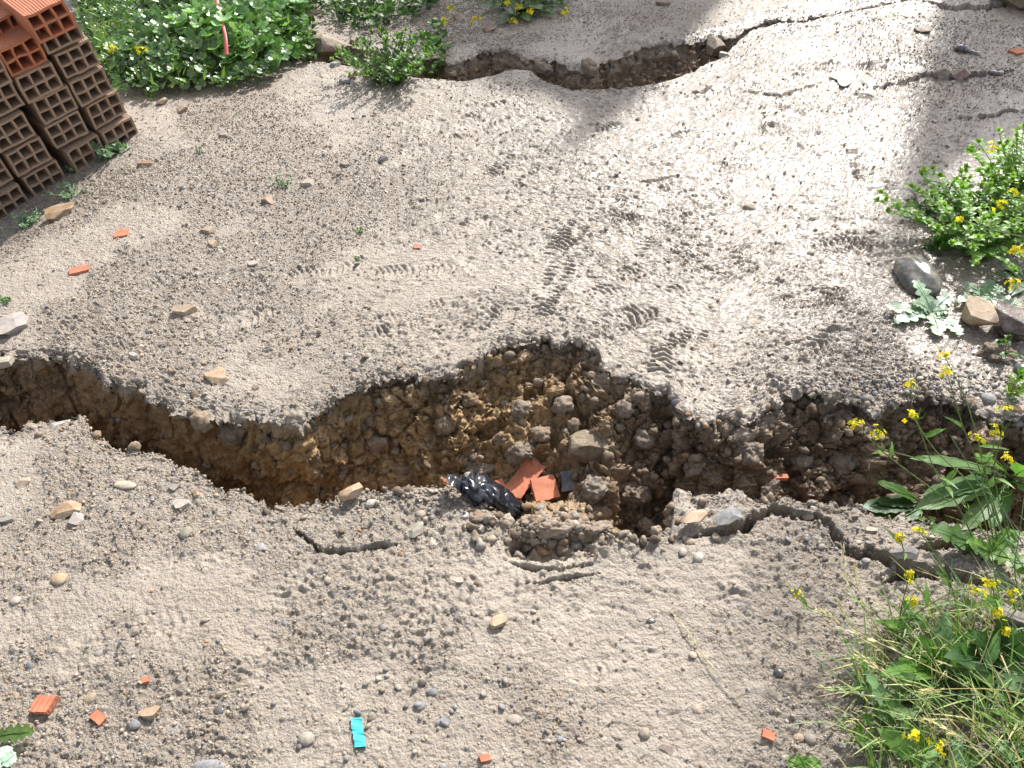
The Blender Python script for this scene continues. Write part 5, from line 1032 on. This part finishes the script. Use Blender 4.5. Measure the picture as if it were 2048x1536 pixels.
mustard('mustard heads above the grass next to the dark bar', [[(2020, 1280, 0), (1995, 1215, .08), (1983, 1165, .14)], [(2050, 1260, 0), (2030, 1220, .07), (2024, 1184, .12)], [(2050, 1320, 0), (2010, 1260, .08), (1990, 1222, .14)], [(2040, 1320, 0), (2020, 1280, .06), (2010, 1262, .09)]])
mustard('mustard with two yellow heads low in the grass at the bottom right', [[(1860, 1600, 0), (1840, 1530, .06), (1830, 1472, .11)], [(1900, 1600, 0), (1890, 1540, .05), (1878, 1492, .09)]])
mustard('mustard branches with yellow heads over the bright green bush', [[(2120, 420, .05), (2050, 330, .24), (1985, 294, .30)], [(2100, 480, .05), (1990, 462, .20), (1918, 438, .22)], [(2110, 450, .05), (2050, 430, .2), (2005, 408, .24)], [(2110, 430, .08), (2070, 400, .22), (2028, 382, .28)]], r=.0048)
mustard('mustard heads at the right edge between bush and grey green rosette', [[(2120, 590, .02), (2080, 520, .1), (2028, 497, .14)], [(2120, 640, .02), (2070, 590, .08), (2028, 566, .12)], [(2120, 880, .1), (2070, 860, .2), (2044, 742, .0)][:0] or [(2120, 600, .02), (2090, 540, .1), (2046, 500, .15)]], r=.0048)
mustard('mustard sprawling at the top edge with thin stems and small yellow flowers', [[(1000, -10, .05), (1000, 10, .10), (950, 38, .05)], [(1000, -10, .05), (960, 5, .12), (890, 44, .06)], [(1000, -10, .05), (1020, 8, .10), (1038, 14, .08)], [(1000, -10, .05), (1040, 10, .10), (1064, 22, .07)], [(1010, -10, .05), (1030, 20, .08), (1026, 42, .04)], [(1080, -20, .05), (1110, 5, .08), (1132, 22, .05)], [(1000, -10, .05), (960, -6, .12), (900, 14, .09)], [(1000, -10, .05), (1006, -2, .12), (1015, 2, .12)]], r=.0045)
mustard('mustard flower spike standing in the mallow patch beside the bricks', [[(300, 150, .0), (285, 115, .15), (282, 96, .22)], [(230, 120, .0), (225, 105, .18), (224, 98, .2)]], r=.0045)
mustard('thin fallen sprig with withered yellow green tip on the near mud', [[(1680, 1235, .005), (1620, 1215, .02), (1600, 1200, .03), (1590, 1186, .045)]], name='fallen_sprig', r=.003)
# --- straw, grass
gp = world_region([(1700, 1420), (1725, 1330), (1800, 1250), (1900, 1215), (2048, 1180), (2250, 1150), (2300, 1650), (1700, 1700), (1740, 1520)])
gb, gh = MB(), MB()
lw_ = MB()
for k in range(95):
    x, y = gp(); c = np.array([x, y, U(.005, .05)]); a = U(0, 6.28)
    leaf(lw_, c, [math.cos(a), math.sin(a), U(.1, .8)], [U(-.3, .3), -.4, 1], U(.05, .12), U(.018, .036), vary((.11, .21, .05) if U() < .6 else (.16, .26, .12), .25), 'lobed' if U() < .35 else 'ovate', U(.2, .5), 10, .08)
tag(lw_.build('weed_foliage', M_LEAF), 'broad weed leaves mixed under the grass in the bottom right corner', kind='stuff')
def blade(mb, b0, tip, W_, col, seg=8, drop=.0):
    mid = (b0 + tip) / 2 + [0, 0, np.linalg.norm(tip - b0) * drop]; path = smooth_path([b0, mid, tip], seg + 1); v = []; f = []; a = U(0, 3.14)
    for i, q in enumerate(path):
        t = i / seg; d = unit(path[min(i + 1, seg)] - path[max(i - 1, 0)]); s_ = unit(np.cross(d, [math.cos(a) * .4, math.sin(a) * .4, 1])); nn = np.cross(s_, d); w_ = W_ * .5 * (1 - t) ** .55 * min(1, .5 + t * 4)
        v += [q + s_ * w_ + nn * w_ * .4, q, q - s_ * w_ + nn * w_ * .4]
    for i in range(seg): f += [(3 * i, 3 * i + 1, 3 * i + 4, 3 * i + 3), (3 * i + 1, 3 * i + 2, 3 * i + 5, 3 * i + 4)]
    mb.add(v, f, col)
def seedhead(mb, path, r, col):
    for i in range(14):
        t = i / 14; q = path[min(len(path) - 1, int(len(path) * (.72 + .28 * t)))] + rng.normal(size=3) * .002; a = U(0, 6.28); d = unit(path[-1] - path[-4]) * 1.2 + np.array([math.cos(a), math.sin(a), U(-.3, .5)]) * .5
        leaf(mb, q, d, [U(-.5, .5), U(-.5, .5), 1], r * U(.7, 1.2), r * .22, vary(col, .2), 'lance', .1, 3)
for k in range(1350):
    x, y = gp(); b0 = np.array([x, y, -.01]); L = U(.05, .21); a = rng.normal(2.7, .9); lean = U(.35, 1.7); el = math.atan(1 / lean)
    tip = b0 + L * np.array([math.cos(a) * math.cos(el), math.sin(a) * math.cos(el), math.sin(el) * .75]); u_ = U()
    blade(gb, b0, tip, U(.0025, .0065), vary((.16, .28, .06) if u_ < .28 else (.21, .33, .10) if u_ < .45 else SIL if u_ < .56 else (.26, .30, .11) if u_ < .78 else STR, .22), 7, .12)
tag(gb.build('grass', M_GRASS), 'tangled green and straw coloured grass in the bottom right corner', kind='stuff')
for (pts, c_) in [([(2060, 1560, 0), (1950, 1460, .1), (1830, 1385, .14), (1712, 1300, .16)], G4), ([(2100, 1480, 0), (1980, 1400, .1), (1850, 1330, .14), (1660, 1240, .12)], STR), ([(2100, 1440, 0), (1960, 1390, .1), (1800, 1400, .12), (1650, 1375, .1)], (.25, .28, .1)), ([(2000, 1560, 0), (1900, 1440, .1), (1800, 1370, .12), (1720, 1310, .13)], STR),
                 ([(1780, 1310, 0), (1740, 1230, .05), (1700, 1180, .07), (1685, 1100, .09)], STR), ([(1780, 1310, 0), (1750, 1250, .05), (1720, 1190, .07), (1708, 1140, .09)], STR), ([(1800, 1320, 0), (1740, 1260, .04), (1680, 1240, .05), (1640, 1222, .05)], STR), ([(1790, 1310, 0), (1730, 1270, .03), (1700, 1250, .04), (1680, 1210, .06)], (.4, .36, .2)),
                 ([(2100, 1400, 0), (2000, 1380, .09), (1900, 1378, .11), (1850, 1384, .1)], (.42, .36, .16)), ([(2080, 1540, 0), (2020, 1450, .1), (1990, 1400, .13), (1985, 1340, .15)], G4), ([(2070, 1600, 0), (2000, 1520, .1), (1930, 1480, .12), (1860, 1440, .13)], STR), ([(1990, 1340, 0), (1900, 1240, .1), (1880, 1220, .12), (1860, 1190, .14)], G4),
                 ([(2090, 1200, 0), (2000, 1060, .14), (1960, 970, .2), (1900, 870, .26)], SIL2), ([(2090, 1150, 0), (2040, 1080, .1), (2000, 1010, .15), (1950, 950, .2)], SIL2), ([(2060, 1250, 0), (2030, 1150, .1), (2040, 1060, .18), (2050, 980, .22)], SIL2), ([(2010, 1260, 0), (1990, 1150, .12), (1975, 1080, .18), (1930, 1010, .24)], G4), ([(2050, 1180, 0), (2020, 1120, .1), (1960, 1060, .14), (1890, 1030, .15)], G4)]:
    path = smooth_path([P(*q) for q in pts], 18); tube(gh, path, .0014, .0007, vary(c_, .1), 4)
    if c_ in (STR, (.42, .36, .16), (.4, .36, .2)) or U() < .3: seedhead(gh, path, .016, c_)
tag(gh.build('grass_stalks', M_GRASS), 'long arching grass stalks with dry seed heads over the right side', kind='stuff')
for (pts, lab) in [([(1345, 1225, .006), (1420, 1330, .012), (1500, 1430, .016), (1600, 1545, .01)], 'long thin straw stalk lying on the near mud toward the bottom edge'), ([(1370, 1255, .01), (1440, 1355, .016), (1520, 1440, .012), (1560, 1500, .01)], 'second thin stalk alongside the long straw at the bottom')]:
    mb = MB(); path = smooth_path([P(*q) for q in pts], 24); tube(mb, path, .0008, .0005, (.42, .37, .24), 4); seedhead(mb, path[::-1], .009, (.5, .46, .3)); tag(mb.build('straw_stalk', M_GRASS), lab, 'straw')
# scattered bits of straw, rootlets
sb = MB(); inv_ids = np.where(INV.ravel() & (pl.ravel() > .8))[0]
wgt = (AR.ravel()[inv_ids]); wgt = wgt / wgt.sum()
for j in rng.choice(inv_ids, 260, p=wgt):
    q = FB[j]; a = U(0, 6.28); L = U(.012, .05); b1 = q + [L * math.cos(a), L * math.sin(a), 0]; c_ = vary((.40, .33, .22) if U() < .6 else (.12, .09, .065), .3); tube(sb, [q + [0, 0, .003], (q + b1) / 2 + [U(-.005, .005), U(-.005, .005), .006], b1 + [0, 0, .003]], .0009, .0006, c_, 4)
wid = np.where(INV.ravel() & (WM.ravel() > .8) & (np.abs(FN[:, 2]) < .6))[0]
for j in rng.choice(wid, 110):
    q = FB[j]; tube(sb, [q, q + [U(-.01, .01), -U(.005, .02), U(-.01, .01)], q + [U(-.02, .02), -U(.005, .03), -U(.01, .045)]], .0007, .0004, vary((.30, .23, .15), .3), 3)
tag(sb.build('straw_litter', M_STRAW), 'scattered bits of straw and rootlets on mud and fissure walls', kind='stuff')
# --- barrier tape, bar, stick, slab, puddle
def ribbon(name, pts, W_, col, label):
    path = smooth_path([P(*q) for q in pts], 22); v = []
    for i, q in enumerate(path):
        tw_ = .35 * math.sin(i * .35); s_ = np.array([math.cos(tw_), math.sin(tw_), .15 * math.sin(i)]); v += [q + s_ * W_ / 2, q - s_ * W_ / 2]
    n = len(path); v = np.array(v); mb = MB(); w2 = v + [0, -.0012, .0004]
    mb.add(np.concatenate([v, w2]), [(2 * i, 2 * i + 1, 2 * i + 3, 2 * i + 2) for i in range(n - 1)] + [(2 * n + 2 * i, 2 * n + 2 * i + 2, 2 * n + 2 * i + 3, 2 * n + 2 * i + 1) for i in range(n - 1)] + [(2 * i, 2 * i + 2, 2 * n + 2 * i + 2, 2 * n + 2 * i) for i in range(n - 1)] + [(2 * i + 1, 2 * n + 2 * i + 1, 2 * n + 2 * i + 3, 2 * i + 3) for i in range(n - 1)], col)
    return tag(mb.build(name, M_TAPE), label, 'tape')
M_TAPE = plain('red_tape', (.62, .13, .12), .4, bump=.3, var=.25)
ribbon('barrier_tape', [(428, -20, .30), (440, 30, .24), (450, 70, .20), (453, 108, .14)], .019, (0, 0, 0), 'faded red tape hanging down through the mallow patch')
ribbon('barrier_tape', [(508, 118, .05), (522, 128, .04), (545, 136, .03)], .022, (0, 0, 0), 'short piece of red tape at the foot of the mallow patch')
def beam(name, a, b, w_, h_, col, m, label, cat, seed=0):
    a, b = np.array(a), np.array(b); d = unit(b - a); s_ = unit(np.cross(d, [0, 0, 1])); u_ = np.cross(s_, d); n = 24; v = []; f = []
    sec = [(-.5, -.5), (0, -.55), (.5, -.5), (.55, 0), (.5, .5), (0, .55), (-.5, .5), (-.55, 0)]
    for i in range(n + 1):
        q = a + (b - a) * i / n; k = .85 if i in (0, n) else 1
        for x, z in sec: v.append(q + s_ * x * w_ * k + u_ * z * h_ * k)
    v = np.array(v); v += .08 * h_ * np.stack([vnoise(v + seed, 40, 1), vnoise(v + seed, 40, 2), vnoise(v + seed, 40, 3)], -1)
    for i in range(n):
        for j in range(8): f.append((i * 8 + j, i * 8 + (j + 1) % 8, (i + 1) * 8 + (j + 1) % 8, (i + 1) * 8 + j))
    f += [tuple(range(7, -1, -1)), tuple(n * 8 + j for j in range(8))]; mb = MB(); mb.add(v, f, col); return tag(mb.build(name, m, smooth=False), label, cat)
beam('dark_bar', P(1996, 1226, .06), P(2200, 1290, .03), .026, .022, (.10, .095, .09), M_STONE, 'dark flat bar poking in from the right edge above the grass', 'bar')
beam('root_stub', P(-60, 738, .0), P(22, 722, .012), .026, .022, (.42, .38, .31), M_STRAW, 'pale wooden stub sticking over the far rim at the left edge', 'wood', 3)
stone('soil_slab', 652, 106, 120, 44, 'block', (.27, .215, .155), 'tilted broken crust slab between mallow patch and dark green bush', 'slab', M_SOIL, thick=.7, sink=.25, seed=31, yaw=25, tilt=-.3)
o = stone('chip_wood', 1318, 726, 40, 12, 'chip', (.45, .40, .33), '', 'wood', yaw=-50, thick=.3); o.name = 'wood_splinter'; o['label'] = 'pale wooden splinter in the mud near the right overhang'
mb = MB(); c = hit(1685, 158)[0]; th = np.linspace(0, 2 * math.pi, 28, endpoint=False); rr = 1 + .25 * np.sin(th * 3 + 1) + .12 * np.sin(th * 5)
mb.add([[*(c[:2] + [.045 * r_ * math.cos(t), .08 * r_ * math.sin(t)]), c[2] + .004] for t, r_ in zip(th, rr)], [tuple(range(28))], (0, 0, 0))
tag(mb.build('puddle_water', plain('muddy_water', (.42, .36, .24), .04, var=.05)), kind='structure')
